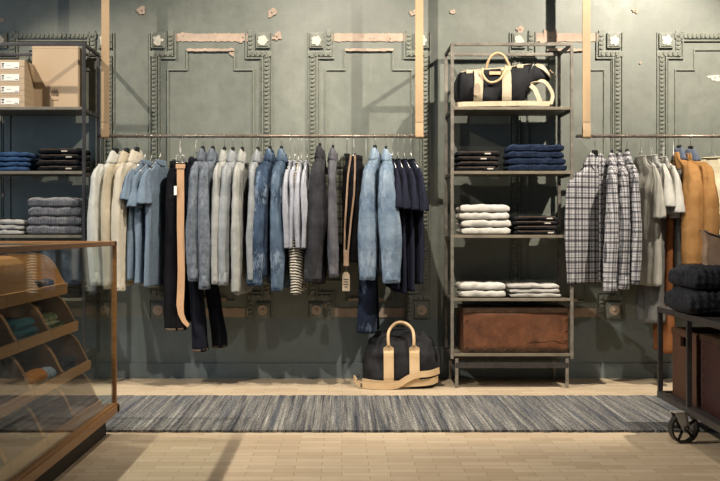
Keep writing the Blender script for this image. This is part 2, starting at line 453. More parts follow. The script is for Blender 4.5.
shelving(RX, 'open steel shelf unit holding the black duffel bag on top and brown leather trunk below', M['steel'])
shelving(LX, 'open steel shelf unit at the left edge behind the glass display case', M['steel_dark'])
SH = [1.708, 1.318, .930, .547, .212]

# rails and straps
def hanging_rail(x0, x1, label):
    r = thing('clothes_rail', label, 'clothes rail', (0, 6.4, 1.541))
    MB().tube([(x0, 0, 0), (x1, 0, 0)], .0100, 14).build('pipe', M['pipe'], r, True)
    return r
hanging_rail(X(97, 6.4), X(428, 6.4), 'long horizontal steel pipe rail in the middle holding denim jackets and tees')
hanging_rail(X(576, 6.4), 3.2, 'horizontal steel pipe rail at the right holding plaid shirts and ochre jackets')
def strap(px, label):
    x = X(px, 6.4); mb = MB(); w = .0245; t = .003; R = .0125
    pts = [(x, 6.3955, 3.4), (x, 6.3955, 1.62), (x, 6.4 - R * .9, 1.575)]
    for i in range(13):
        a = PI + PI * i / 12; pts.append((x, 6.4 + (R + .001) * math.cos(a), 1.541 + (R + .001) * math.sin(a)))
    pts += [(x, 6.4 + R * .9, 1.575), (x, 6.4005, 1.62), (x, 6.4005, 3.4)]
    n = len(pts)
    for i, p in enumerate(pts):
        p = Vector(p); a = Vector(pts[max(i - 1, 0)]); b = Vector(pts[min(i + 1, n - 1)]); tg = (b - a).normalized(); nr = Vector((0, tg.z, -tg.y)) * .0018
        mb.v += [p + Vector((-w, 0, 0)) + nr, p + Vector((w, 0, 0)) + nr, p + Vector((w, 0, 0)) - nr, p + Vector((-w, 0, 0)) - nr]
        if i: 
            o = (i - 1) * 4
            for k in range(4): mb.f.append((o + k, o + (k + 1) % 4, o + 4 + (k + 1) % 4, o + 4 + k))
    mb.f.append((0, 1, 2, 3)); mb.f.append(tuple((n - 1) * 4 + k for k in range(4)))
    o = mb.build('hanging_strap', M['strap']); tag(o, label, 'strap')
    st = MB().box((x - .02, 6.3915, 1.628), (x + .02, 6.3935, 1.631)); st.build('stitching', M['tag'], o)
strap(105.5, 'leather strap from the ceiling holding the left end of the middle clothes rail')
strap(419.3, 'leather strap from the ceiling holding the right end of the middle clothes rail')
strap(586.3, 'leather strap from the ceiling holding the clothes rail with the plaid shirts')

# ------------------------------------------------------------------ clothing
M.update(
 cream=fabric('cream_cotton', '#b3ab98', '#c8c0ae', 5),
 palecream=fabric('pale_chalk_cotton', '#b2b3ab', '#c8c7bc', 5),
 ecru=fabric('ecru_cotton', '#a69b83', '#bdb29a', 5),
 skyblue=heather('faded_sky_cotton', '#607080', '#778693'),
 blackden=fabric('black_denim', '#0c0b0d', '#19171a', 6),
 indigo=fabric('dark_indigo_denim', '#0e1017', '#1a1d29', 6),
 wornindigo=fabric('worn_indigo_denim', '#0f131d', '#232d40', 8, .2, worn=('#5f6f84', 9, .5)),
 greyden=fabric('washed_grey_denim', '#4d545c', '#747b83', 40, .2, worn=('#8b9197', 22, .5)),
 greyshirt=fabric('pale_grey_chambray', '#777c7f', '#999c9c', 12),
 greyshirt2=fabric('stone_grey_chambray', '#8a8b86', '#aaaaa3', 12),
 blueden=fabric('mid_blue_denim', '#1e2938', '#43546a', 9, .16, worn=('#9aabbd', 11, .5)),
 blueden2=fabric('faded_blue_denim', '#303f50', '#5a6b7c', 9, .16, worn=('#a3b2c0', 11, .45)),
 lightden=fabric('bleached_light_denim', '#4f6275', '#8797a5', 7, .16, worn=('#a9b5bf', 11, .4)),
 lighttee=heather('light_grey_jersey', '#8d8f97', '#a8aab0'),
 darkden=fabric('charcoal_denim', '#232325', '#3a3a3d', 12),
 darkden2=fabric('faded_charcoal_denim', '#454549', '#646367', 14),
 navy=fabric('navy_jersey', '#181a26', '#242735', 10),
 charcoalplaid=plaid('dark_plaid', '#5a5b4c', '#15161a', .06),
 plaidA=plaid('black_and_white_plaid', '#aeacac', '#15161e', .042),
 plaidB=plaid('grey_and_white_plaid', '#b9b7b6', '#20222c', .038),
 stonetee=fabric('stone_jersey', '#8f8c82', '#aaa79b', 8),
 whitetee=fabric('offwhite_jersey', '#adaca4', '#c4c2b8', 8),
 ochre=fabric('ochre_duck_canvas', '#8c6437', '#ad8250', 8, .2, .85),
 blueshirt=fabric('grey_blue_chambray', '#4f5665', '#6d7583', 14),
 henley=fabric('cream_waffle_cotton', '#d2c7a4', '#e4dbbd', 30),
 orange=fabric('orange_canvas', '#6f4426', '#865531', 10),
 greytrouser=fabric('grey_twill', '#5b5a57', '#75746f', 10),
 rib_grey=fabric('grey_marl_knit', '#75767b', '#9c9c9f', 60, .2),
 rib_navy=fabric('navy_rib_knit', '#222c42', '#38465f', 30, .2),
 white_knit=fabric('white_sweat_cotton', '#b7b3a9', '#cdc9bf', 8),
 greyfold=fabric('grey_folded_jersey', '#a29e96', '#bdb9b0', 10),
 bluejean=fabric('blue_folded_denim', '#28405f', '#3d587c', 14),
 blackjean=fabric('black_folded_denim', '#101012', '#252527', 20),
 teal=fabric('teal_sock_knit', '#1f5b66', '#2d737e', 40),
 green=fabric('green_patterned_knit', '#4c5a35', '#c1bf90', 45, .06),
 orangeknit=fabric('orange_knit', '#d07c2c', '#e59a45', 40),
 paleblue=fabric('pale_blue_knit', '#8aa0b0', '#c8d2d8', 50, .1),
 mohair=fabric('dark_mohair_knit', '#141518', '#33353a', 30, .2),
 camel=fabric('camel_wool', '#8d7560', '#a98f77', 12),
)
def stripes_mat():
    t = NT('black_white_stripe_jersey'); tc = t.n('ShaderNodeTexCoord'); sp = t.n('ShaderNodeSeparateXYZ'); t.l(tc.outputs['Object'], sp.inputs[0])
    w = t.math('ADD', sp.outputs[2], t.math('MULTIPLY', sp.outputs[1], .35))
    w = t.math('ADD', w, t.math('MULTIPLY', t.noise(t.coord(), 9, 2), .03))
    f = t.math('LESS_THAN', t.math('FRACT', t.math('ADD', t.math('DIVIDE', w, .0165), 100)), .5)
    return t.fin(t.mix(f, '#d8d0bd', '#17161a'), .95, 0, .1)
M['stripe'] = stripes_mat()

def drape(mb, prof, N=46, K=44, seed=0, fold=.006, freq=3.0, wr=.004, close_top=False, close_bottom=False, nop=2.4):
    """prof(t)->(cu,cv,z,ru,rv) in garment frame"""
    rings = []
    for i in range(N):
        t = i / (N - 1); cu, cv, z, ru, rv = prof(t); ring = []
        amt = sm(t * 2.2)
        for k in range(K):
            an = 2 * PI * k / K; ca, sa = math.cos(an), math.sin(an)
            e = 2 / nop
            u = ru * math.copysign(abs(ca) ** e, ca); v = rv * math.copysign(abs(sa) ** e, sa)
            ph = seed * 1.7 + freq * 2 * PI * (u + .3) / .3
            w = fold * amt * (math.sin(ph + 1.2 * math.sin(z * 5 + seed)) + .6 * math.sin(ph * 2.3 + z * 7))
            q = seed * 3.1
            lng = noise.noise(Vector((ca * 2.0 + q, sa * 2.0, z * 1.6)))
            rdg = abs(noise.noise(Vector((ca * 3.2, sa * 3.2 + q, z * 3.2 + u * 3))))
            dia = abs(noise.noise(Vector((ca * 1.6 + q, sa * 1.6 + z * 6, z * 13))))
            nz = wr * (1.5 * lng + 2.6 * (.22 - min(rdg, .4)) + 1.5 * (.2 - min(dia, .4)) * (1 - .6 * amt)) + noise.noise(Vector((u * 45, v * 45 + q, z * 45))) * wr * .25
            rr = 1 + (nz * 1.2) / max(rv, .02)
            ring.append((cu + u * (1 + nz * 1.5 / max(ru, .03) * .4), cv + v * rr + w, z + nz * .5 * (t if t > .9 else 0)))
        rings.append(ring)
    mb.rings(rings, close_top, close_bottom)

def garment(name, cat, label, px, ytop, yhem, ysleeve, mat, yaw=12, sh=.205, th=.026, sleeve='long', srv=.030, collar='shirt', seed=1, group=None,
            hanger='black', slean=.0, cuff=None, placket=False, hemw=None, wr=.0055, fold=.005, sru=.055, dd=0.0, trims=None, collar_mat=None, d=6.4, zs=.095):
    z0 = Z(ytop + (3.5 if collar == 'shirt' else 0), d); x0 = X(px, d)
    L = z0 - Z(yhem, d - .05)
    root = thing(name, label, cat, (x0, d + dd, z0), -math.radians(yaw), group)
    # garment frame: local -Y = towards viewer (u axis), local X = thickness (v); sleeve near at y=-sh
    hw = hemw or sh * 1.08
    def body(t):
        z = -L * (t ** 1.15); q = -z
        ru = interp([(0, .052), (.03, .075), (zs + .02, sh), (zs + .06, sh * .985), (L, hw)], q)
        rv = interp([(0, .022 if collar == 'shirt' else .008), (.035, .029 if collar == 'shirt' else .010), (zs, max(.028, th) if collar == 'shirt' else .011), (zs + .12, th * .95), (L * .6, th * 1.15), (L, th)], q)
        cv = math.sin(q * 4 + seed) * .004
        return (0, cv, z, ru, rv)
    mb = MB(); drape(mb, body, 56, 64, seed, fold, 3.0, wr)
    mb.v = [Vector((v.y, v.x, v.z)) for v in mb.v]
    b = mb.build('body', mat, root, True, .002)
    # sleeves
    if sleeve:
        SL = z0 - zs - Z(ysleeve, d - sh) if sleeve == 'long' else z0 - zs - Z(ysleeve, d - sh)
        for sgn in (-1, 1):
            if sleeve == 'long':
                def slv(t, sgn=sgn):
                    q = SL * t; z = -zs + .032 - (SL + .032) * t
                    cu = sgn * (sh - .028 + interp([(0, -.012), (.12, .022), (.5, .045), (1, .035)], t))
                    cv = slean * sm(t) + .004 * math.sin(t * 4.5 + seed * 2.3) * sm(t * 3)
                    ru = interp([(0, .02), (.07, .048), (.2, sru), (.55, sru * .9), (.9, sru * .78), (1, sru * .7)], t)
                    rv = interp([(0, .008), (.06, srv * .6), (.16, srv * .74), (.34, srv * .92), (.55, srv * 1.06), (.8, srv * 1.0), (1, srv * .86)], t)
                    rv *= 1 + .05 * math.sin(t * 7 + seed * 1.9)
                    return (cu, cv, z, ru, rv)
            else:
                def slv(t, sgn=sgn):
                    z = -zs + .03 - (SL + .03) * t
                    cu = sgn * (sh - .03 + interp([(0, -.01), (.4, .025), (1, .045)], t)); cv = slean * t
                    ru = interp([(0, .015), (.2, .045), (1, .066)], t); rv = lerp(.006, srv * 1.3, t)
                    return (cu, cv, z, ru, rv)
            mb = MB(); drape(mb, slv, 64 if sleeve == 'long' else 26, 34, seed + sgn * 2 + 5, fold * .4, 4.0, wr * 1.15, False, False, 2.1)
            mb.v = [Vector((v.y, v.x, v.z)) for v in mb.v]
            so = mb.build('sleeve', mat, root, True, .002)
            if sleeve == 'long' and cuff:
                c_ = slv(.965); mb = MB(); rg = []
                for zz, k_ in ((.05, 1.02), (.048, 1.07), (.0, 1.08), (-.010, 1.07), (-.012, 1.0)):
                    rg.append([(c_[1] + c_[4] * k_ * math.sin(2 * PI * k / 24) , c_[0] + c_[3] * k_ * math.cos(2 * PI * k / 24), c_[2] + zz) for k in range(24)])
                mb.rings(rg, False, False); mb.build('cuff', cuff, so, True, .002)
                mb = MB(); mb.ball((c_[1] - c_[4] * 1.15 if sgn < 0 else c_[1] + c_[4], c_[0], c_[2] + .02), .006, (.6, 1, 1), 8, 6); mb.build('cuff_button', M['buttons'], so, True)
    cm = collar_mat or mat
    if collar == 'shirt':
        mb = MB(); rg = []
        for (zz, ru, rv) in ((-.014, .050, .014), (.010, .046, .011), (.022, .046, .011), (.026, .049, .014), (.018, .058, .019), (-.010, .076, .026), (-.034, .094, .031), (-.052, .104, .034)):
            ring = []
            for k in range(32):
                an = 2 * PI * k / 32; y = ru * math.cos(an); x = rv * math.sin(an)
                front = max(0, math.sin(an)) ** 3
                ring.append((x, y, zz - front * .018 + (.004 * math.sin(3 * an + seed))))
            rg.append(ring)
        mb.rings(rg, False, False); mb.build('collar', cm, root, True, .003)
    elif collar == 'crew':
        mb = MB(); pts = [(.013 * math.sin(2 * PI * k / 28), .062 * math.cos(2 * PI * k / 28), -.004 - .03 * max(0, math.sin(2 * PI * k / 28))) for k in range(28)]
        mb.tube(pts, .004, 8, True); mb.build('collar', cm, root, True)
    if placket:
        # button strip follows the front of the body: sample body surface along front (v+ side, u=0)
        bv = [v.co for v in b.data.vertices if abs(v.co.y) < .03]
        mb = MB(); pts = []; bt = []
        for i in range(26):
            zz = -.05 - (L - .07) * i / 25; near = [v.x for v in bv if abs(v.z - zz) < .02] or [.03]
            pts.append(Vector((max(near) + .004, 0, zz)))
        for i in range(1, 25): pts[i].x = max(pts[i].x, (pts[i - 1].x + pts[i + 1].x) / 2)
        for i in range(2, 26, 4): bt.append(pts[i] + Vector((.003, 0, 0)))
        for p in pts: mb.v += [p + Vector((0, -.016, 0)), p + Vector((0, .016, 0)), p + Vector((-.006, .016, 0)), p + Vector((-.006, -.016, 0))]
        for i in range(len(pts) - 1):
            for k in range(4): mb.f.append((i * 4 + k, i * 4 + (k + 1) % 4, i * 4 + 4 + (k + 1) % 4, i * 4 + 4 + k))
        po = mb.build('placket', M['plaidB'] if mat == M['plaidA'] else mat, root, True)
        if collar == 'shirt':
            for sg in (-1, 1):
                mb = MB(); xx = .036
                mb.v += [Vector(q) for q in ((.016, sg * .048, .024), (xx, sg * .004, -.03), (xx + .004, sg * .050, -.085), (xx - .004, sg * .078, -.045))]
                mb.v += [v + Vector((.004, 0, .001)) for v in mb.v[:4]]
                mb.f += [(0, 1, 2, 3), (7, 6, 5, 4)] + [(k, (k + 1) % 4, 4 + (k + 1) % 4, 4 + k) for k in range(4)]
                mb.build('collar_wing', M['plaidB'] if mat == M['plaidA'] else cm, root)
        for q in bt: MB().ball(q, .009, (.5, 1, 1), 8, 6).build('button', M['buttons'], root, True)
    if hanger: make_hanger(hanger, x0, d + dd, z0, -math.radians(yaw), sh, label)
    return root
HN = [0]
def make_hanger(kind, x, d, z, rz, sh, label):
    zr = 1.541 + .0100
    short = ' '.join(label.split()[:9])
    if kind == 'black':
        r = thing('coat_hanger', 'black hanger of the ' + label, 'hanger', (x, d, z), rz, None)
        mb = MB(); N = 18
        for i in range(N + 1):
            t = i / N * 2 - 1; y = t * (sh - .06); zc = -.008 - .088 * (abs(t) ** 1.1); hh = .014 - .006 * abs(t); w = .0065
            mb.v += [Vector((-w, y, zc - hh)), Vector((w, y, zc - hh)), Vector((w, y, zc + hh)), Vector((-w, y, zc + hh))]
            if i:
                o = (i - 1) * 4
                for k in range(4): mb.f.append((o + k, o + (k + 1) % 4, o + 4 + (k + 1) % 4, o + 4 + k))
        mb.f.append((0, 1, 2, 3)); mb.f.append(tuple(N * 4 + k for k in range(4)))
        # raised neck block
        mb.box((-.008, -.02, -.02), (.008, .02, .046), .003)
        mb.build('hanger_bar', M['black_wood'], r)
        rad = .0018; top = zr - z
        pts = [(0, 0, .04), (0, 0, top - .03), (0, .004, top - .018)]
        for i in range(9):
            a = -.4 + (PI + .6) * i / 8
            pts.append((0, .0125 * math.cos(a) , top - .010 + .0125 * math.sin(a)))
        MB().tube(pts, rad, 6).build('hook', M['chrome'], r, True)
    else:
        r = thing('wire_hanger', 'wire hanger of the ' + label, 'hanger', (x, d, z), rz, None)
        top = zr - z; rad = .0017
        pts = [(0, sh - .03, -.075), (0, .03, .0), (0, .004, .03), (0, 0, .05), (0, 0, top - .03), (0, .004, top - .018)]
        for i in range(9):
            a = -.4 + (PI + .6) * i / 8; pts.append((0, .0125 * math.cos(a), top - .010 + .0125 * math.sin(a)))
        MB().tube(pts, rad, 6).build('hook', M['chrome'], r, True)
        MB().tube([(0, -sh + .03, -.075), (0, -.03, 0), (0, -.004, .03), (0, -.003, .05)], rad, 6).tube([(0, -sh + .03, -.075), (0, sh - .03, -.075)], rad, 6).build('wire_frame', M['chrome'], r, True)
    return r

# --- middle rail, left to right
G = 'long sleeved cotton shirts at the left end of the middle rail'
garment('shirt', 'shirt', 'pale chalk long sleeved shirt nearest the left leather strap', 116, 152, 284, 285, M['palecream'], 20, seed=1, group=G, cuff=M['palecream'], srv=.034)
garment('shirt', 'shirt', 'beige cream shirt hanging between two other pale long sleeved shirts', 127, 152, 286, 289, M['ecru'], 20, seed=2, group=G, cuff=M['ecru'], srv=.028)
garment('shirt', 'shirt', 'cream button shirt hanging directly left of the light blue tees', 137, 151, 280, 291, M['cream'], 18, seed=3, group=G, cuff=M['cream'], srv=.034)
G = 'faded light blue tees on wire hangers'
for i, (px, yt, ys, yh, lb) in enumerate([(146, 160, 200, 279, 'faded light blue tee next to the cream shirts'),
        (152, 162, 207, 283, 'faded light blue tee in the middle of the three'),
        (161, 160, 204, 286, 'faded light blue tee nearest the black jeans')]):
    garment('tee_shirt', 'tee', lb, px, yt, yh, ys, M['skyblue'], 18, sh=.20, sleeve='short', collar='crew', hanger='wire', seed=10 + i, group=G, srv=.032, th=.022)
def trousers(label, px, ytop, ybot, mat, yaw=0, w=.10, seed=1, spread=.0, group=None, hem=None, d=6.4, tw=.03, lean=0, clip='wire', ybot2=None, dx2=.0):
    z0 = Z(ytop, d); root = thing('jeans', label, 'jeans', (X(px, d), d, z0), -math.radians(yaw), group)
    L = z0 - Z(ybot, d - .05)
    def seat(t):
        q = .24 * t; return (0, 0, -q, interp([(0, w * 1.35), (1, w * 1.55)], t), interp([(0, tw * .6), (.4, tw), (1, tw * 1.15)], t))
    mb = MB(); drape(mb, seat, 18, 40, seed, .003, 3, .003); mb.v = [Vector((v.y, v.x, v.z)) for v in mb.v]; mb.build('seat', mat, root, True, .002)
    mb = MB(); rg = []
    for zz, k_ in ((-.035, 1.0), (.002, 1.0), (.004, .9)):
        rg.append([(tw * .75 * k_ * math.sin(2 * PI * k / 30), w * 1.38 * k_ * math.cos(2 * PI * k / 30), zz) for k in range(30)])
    mb.rings(rg, False, False).build('waistband', mat, root, True, .002)
    for sgn, LL, dx in ((-1, L, 0), (1, (z0 - Z(ybot2, d)) if ybot2 else L, dx2)):
        def leg(t, sgn=sgn, LL=LL, dx=dx):
            q = .2 + (LL - .2) * t
            return (sgn * w * .72, dx * sm(t) + sgn * spread * sm(t) + lean * t + .006 * math.sin(t * 4 + seed), -q, interp([(0, w * .82), (.5, w * .72), (1, w * .72)], t), interp([(0, tw), (.5, tw * 1.0), (1, tw * 1.15)], t))
        mb = MB(); drape(mb, leg, 36, 28, seed + sgn, .003, 3, .005, nop=2.3); mb.v = [Vector((v.y, v.x, v.z)) for v in mb.v]
        lo = mb.build('leg', mat, root, True, .002)
        if hem:
            c_ = leg(.99); mb = MB(); rg = []
            for zz, k_ in ((.006, 1.05), (-.006, 1.06), (-.009, 1.0)):
                rg.append([(c_[1] + c_[4] * k_ * math.sin(2 * PI * k / 24), c_[0] + c_[3] * k_ * math.cos(2 * PI * k / 24), c_[2] + zz) for k in range(24)])
            mb.rings(rg, False, False).build('hem', hem, lo, True, .002)
    r = thing('clip_hanger', 'clip hanger of the ' + label, 'hanger', (X(px, d), d, z0), -math.radians(yaw))
    top = 1.551 - z0
    pts = [(0, -w, .01), (0, -.05, .035), (0, 0, .05), (0, 0, top - .03), (0, .004, top - .018)]
    for i in range(9):
        a = -.4 + (PI + .6) * i / 8; pts.append((0, .0125 * math.cos(a), top - .010 + .0125 * math.sin(a)))
    MB().tube(pts, .0018, 6).tube([(0, 0, .05), (0, .05, .035), (0, w, .01)], .0018, 6).build('hook', M['chrome'], r, True)
    for s in (-1, 1): MB().box((-.012, s * w - .012, -.02), (.012, s * w + .012, .015), .002).build('clip', M['steel_dark'], r)
    return root
M['hem_tan'] = fabric('tan_selvedge', '#4c4038', '#66574a', 20)
trousers('black jeans behind the tan belt, right of the blue tees', 180, 163, 329, M['blackden'], 8, .115, 21, .0, None, M['hem_tan'], tw=.056, ybot2=322, dx2=.03)
trousers('dark indigo jeans reaching lowest, behind the grey denim jacket', 196, 160, 350, M['indigo'], 6, .11, 22, .012, None, M['hem_tan'], tw=.036, ybot2=348, dx2=.06, lean=.055)
# belt
def belt():
    d = 6.19; root = thing('belt', 'long tan leather belt hanging buckle up in front of the black jeans', 'belt', (0, 0, 0))
    ctr = [(180.5, 166), (180.5, 180), (180.6, 200), (180.5, 225), (181, 250), (181.3, 270), (180.8, 290), (180, 305), (181, 314), (184, 321), (188.5, 326)]
    mb = MB(); n = len(ctr)
    for i, (a, b) in enumerate(ctr):
        p = P(a, b, d - .02 * i / n); w = 3.6 * d / F if i < 8 else (3.4 - .5 * (i - 7)) * d / F
        nx, nz = (1, 0) if i < 8 else [(.97, .2), (.85, .5), (.6, .75)][i - 8]
        mb.v += [p + Vector((-w * nx, 0, -w * nz)), p + Vector((w * nx, 0, w * nz)), p + Vector((w * nx, .004, w * nz)), p + Vector((-w * nx, .004, -w * nz))]
        if i:
            o = (i - 1) * 4
            for k in range(4): mb.f.append((o + k, o + (k + 1) % 4, o + 4 + (k + 1) % 4, o + 4 + k))
    mb.f.append((0, 1, 2, 3)); mb.f.append(tuple((n - 1) * 4 + k for k in range(4)))
    mb.build('strap', M['belt'], root)
    c = P(180.5, 159, d); w = .025; h = .022
    mb = MB(); mb.tube([c + Vector(q) for q in ((-w, 0, -h), (w, 0, -h), (w, 0, h), (-w, 0, h))], .0032, 8, True); mb.tube([c + Vector((0, -.003, -h)), c + Vector((0, -.003, h))], .002, 6)
    mb.build('buckle', M['chrome'], root, True)
    mb = MB(); mb.box(P(175.8, 168.5, d) - Vector((0, .005, 0)), P(185.2, 164, d) + Vector((0, .005, 0)), .002); mb.build('keeper_loop', M['belt'], root)
    for k in range(4): MB().ball(P(180.4, 286 + k * 7, d - .018), .0025, (1, .6, 1), 8, 6).build('belt_hole', M['ink'], root)
    # cord up to the rail
    mb = MB(); p0 = c + Vector((0, 0, h)); p1 = Vector((X(183, 6.4), 6.4 - .01, 1.552))
    mb.tube([p0, p0 + Vector((0, .02, .04)), p1 + Vector((0, -.02, -.02)), p1, p1 + Vector((0, .018, .001)), p1 + Vector((0, .02, -.02))], .0015, 6); mb.build('hanging_hook', M['chrome'], root, True)
belt()
# small size tag
o = MB().box(P(174, 195, 6.175), P(176.8, 186, 6.177)).build('size_tag', M['label']); tag(o, 'small white paper tag on the black jeans beside the belt', 'tag')
garment('denim_jacket', 'jacket', 'washed grey denim jacket with higher cuff beside the dark indigo jeans', 203, 150, 272, 281, M['greyden'], 7, seed=31, srv=.036, cuff=M['greyden'], th=.026, group='washed grey denim jackets')
garment('denim_jacket', 'jacket', 'washed grey denim jacket directly left of the pale grey shirts', 213, 150, 278, 289, M['greyden'], 7, seed=32, srv=.038, cuff=M['greyden'], th=.028, group='washed grey denim jackets')
GS = 'pale grey chambray shirts'
garment('shirt', 'shirt', 'pale grey shirt right next to the two washed grey denim jackets', 224.5, 151, 283, 284, M['greyshirt2'], 6, seed=33, srv=.028, group=GS, cuff=M['greyshirt2'])
garment('shirt', 'shirt', 'pale grey shirt with frayed sleeve, second of the pale grey shirts', 233, 151, 284, 285, M['greyshirt'], 6, seed=34, srv=.034, group=GS, cuff=M['greyshirt'], slean=-.02)
garment('shirt', 'shirt', 'pale grey shirt hanging lowest, third of the pale grey shirts', 242.5, 151, 293, 292, M['greyshirt2'], 5, seed=35, srv=.028, group=GS)
garment('shirt', 'shirt', 'slim pale grey shirt pressed against the left blue denim jacket', 258, 151, 285, 280, M['greyshirt'], 5, seed=36, srv=.026, group=GS)
garment('denim_jacket', 'jacket', 'mid blue distressed denim jacket left of a paler blue one', 270, 150, 276, 286, M['blueden'], 10, seed=37, srv=.050, th=.03, cuff=M['blueden2'], slean=-.045, group='blue denim jackets')
garment('denim_jacket', 'jacket', 'faded blue denim jacket left of the light grey tees', 281.5, 150, 278, 291, M['blueden2'], 5, seed=38, srv=.036, th=.026, cuff=M['blueden2'], group='blue denim jackets', slean=.01)
GT = 'light grey tees on wire hangers'
for i, (px, lb) in enumerate([(290, 'light grey tee nearest the faded blue denim jacket'), (295, 'light grey tee second in the row of light grey tees'),
                              (301.5, 'light grey tee third in the row, over the striped top'), (307, 'light grey tee nearest the charcoal denim jackets')]):
    garment('tee_shirt', 'tee', lb, px, 161, 246, 248, M['lighttee'], 3, sh=.20, sleeve='long', srv=.019, sru=.075, collar='crew', hanger='wire', seed=40 + i, group=GT, th=.014, fold=.003)
garment('striped_top', 'top', 'black and white striped top hanging below the light grey tees', 298.5, 163, 290, 294, M['stripe'], 3, sh=.17, sleeve='long', srv=.034, sru=.05, collar='crew', hanger='wire', seed=45, th=.026)
garment('denim_jacket', 'jacket', 'dark charcoal denim jacket right of the light grey tees', 320, 147, 283, 282, M['darkden'], 3, seed=46, srv=.056, th=.034, cuff=M['darkden'], slean=-.025, group='charcoal denim jackets')
garment('denim_jacket', 'jacket', 'faded charcoal denim jacket with narrow sleeve left of the braces', 333, 149, 270, 277, M['darkden2'], 2, seed=47, srv=.026, th=.028, cuff=M['darkden2'], group='charcoal denim jackets', slean=.015)
trousers('black trousers with plaid waist and tan braces hanging over them', 354, 157, 262, M['blackden'], 0, .10, 48, 0, tw=.07)
trousers('dark blue jeans with worn legs hanging below the bleached denim jackets', 366, 172, 332, M['wornindigo'], 0, .11, 49, 0, tw=.050, ybot2=330, dx2=.02)
garment('plaid_shirt', 'shirt', 'dark green plaid shirt tucked between charcoal jacket and black trousers', 347, 157, 245, 240, M['charcoalplaid'], 38, seed=50, sh=.17, th=.03, srv=.03, dd=.03)
# braces
def braces():
    root = thing('braces', 'tan leather braces with hanging card tag over the black trousers', 'braces', (0, 0, 0)); d = 6.2
    for pts in ([(351, 155), (348, 175), (346.5, 200), (345, 225), (344.5, 252)], [(355, 155), (355, 170), (354, 195), (351, 220), (348, 252)]):
        mb = MB(); n = len(pts)
        for i, (a, b) in enumerate(pts):
            p = P(a, b, d); w = .0052; mb.v += [p + Vector((-w, 0, 0)), p + Vector((w, 0, 0)), p + Vector((w, .004, 0)), p + Vector((-w, .004, 0))]
            if i:
                o = (i - 1) * 4
                for k in range(4): mb.f.append((o + k, o + (k + 1) % 4, o + 4 + (k + 1) % 4, o + 4 + k))
        mb.f.append((0, 1, 2, 3)); mb.f.append(tuple((n - 1) * 4 + k for k in range(4)))
        mb.build('brace_strap', M['camel'], root)
    mb = MB(); mb.box(P(343.5, 266, d), P(349, 250, d - .006), .003); mb.build('leather_tab', M['camel'], root)
    mb = MB(); a, b = P(342.3, 291, d - .004), P(349.8, 272, d - .004)
    poly = [(a.x, a.z), (b.x, a.z), (b.x, b.z - .02), (b.x - .012, b.z), (a.x + .012, b.z), (a.x, b.z - .02)]
    mb.prism(poly, d - .006, d - .003); t = mb.build('card_tag', M['tag'], root)
    mb = MB()
    for r, (x0, x1, y) in enumerate([(343.5, 348.5, 280), (344, 348, 282.5), (343.5, 348.5, 285), (344.5, 347.5, 287.5)]): mb.box(P(x0, y, d - .0065), P(x1, y - 1.2, d - .006))
    mb.build('tag_print', M['ink'], t)
    MB().tube([P(346.5, 266, d - .004), P(346.2, 273, d - .006)], .0012, 6).build('string', M['ink'], root)
    MB().tube([P(353, 156, d), P(353.5, 150, 6.3), Vector((X(353.5, 6.4), 6.39, 1.552)), Vector((X(353.5, 6.4), 6.41, 1.552)), Vector((X(353.5, 6.4), 6.415, 1.53))], .0016, 6).build('hook', M['chrome'], root, True)
braces()
garment('denim_jacket', 'jacket', 'bleached light blue denim jacket right of the black trousers', 375, 149, 270, 280, M['lightden'], 12, seed=51, srv=.050, th=.032, cuff=M['lightden'], group='bleached light denim jackets', slean=-.01)
garment('denim_jacket', 'jacket', 'bleached light blue denim jacket left of the navy tees', 386, 150, 272, 283, M['lightden'], 2, seed=52, srv=.060, th=.036, cuff=M['lightden'], group='bleached light denim jackets', slean=.035)
GN = 'navy tees on wire hangers'
for i, (px, yh, lb) in enumerate([(392.5, 288, 'navy tee nearest the bleached denim jacket, leftmost of four'), (398, 292, 'navy tee second of the four navy tees'),
        (404, 290, 'navy tee third of the four navy tees'), (411, 283, 'navy tee nearest the right strap, rightmost of four')]):
    garment('tee_shirt', 'tee', lb, px, 159, yh, 208 + i, M['navy'], -6 - 3 * i, sh=.19, sleeve='short', srv=.024, collar='crew', hanger='wire', seed=60 + i, group=GN, th=.020, fold=.004)
# --- right rail
GP = 'plaid shirts at the left end of the right rail'
garment('plaid_shirt', 'shirt', 'black and white plaid shirt facing the viewer beside the steel shelf', 595, 154, 283, 285, M['plaidA'], 55, seed=70, sh=.195, th=.04, srv=.024, placket=True, zs=.13, group=GP, cuff=M['plaidA'])
garment('plaid_shirt', 'shirt', 'plaid shirt with sleeve in front, second from the steel shelf', 612, 154, 284, 292, M['plaidB'], 14, seed=71, sh=.215, th=.03, srv=.042, group=GP, cuff=M['plaidB'], slean=-.01)
garment('plaid_shirt', 'shirt', 'plaid shirt third from the steel shelf, behind a raised sleeve', 620, 154, 286, 289, M['plaidA'], 10, seed=72, sh=.215, th=.03, srv=.036, group=GP, cuff=M['plaidA'])
garment('plaid_shirt', 'shirt', 'palest plaid shirt, fourth from the steel shelf beside the stone tee', 627, 153, 280, 284, M['plaidB'], 4, seed=73, sh=.215, th=.026, srv=.028, group=GP, cuff=M['plaidB'])
garment('tee_shirt', 'tee', 'long stone grey tee beside the palest plaid shirt', 641, 156, 285, 218, M['stonetee'], -12, seed=74, sh=.20, th=.045, sleeve='short', srv=.024, collar='crew', hanger='wire')
garment('tee_shirt', 'tee', 'off white tee with sleeve over grey trousers, left of its twin', 652, 155, 214, 207, M['whitetee'], -10, seed=75, sh=.19, th=.028, sleeve='short', srv=.036, collar='crew', hanger='wire', group='off white tees')
garment('tee_shirt', 'tee', 'off white tee against the ochre jackets', 662, 157, 218, 213, M['whitetee'], -8, seed=76, sh=.19, th=.028, sleeve='short', srv=.036, collar='crew', hanger='wire', group='off white tees')
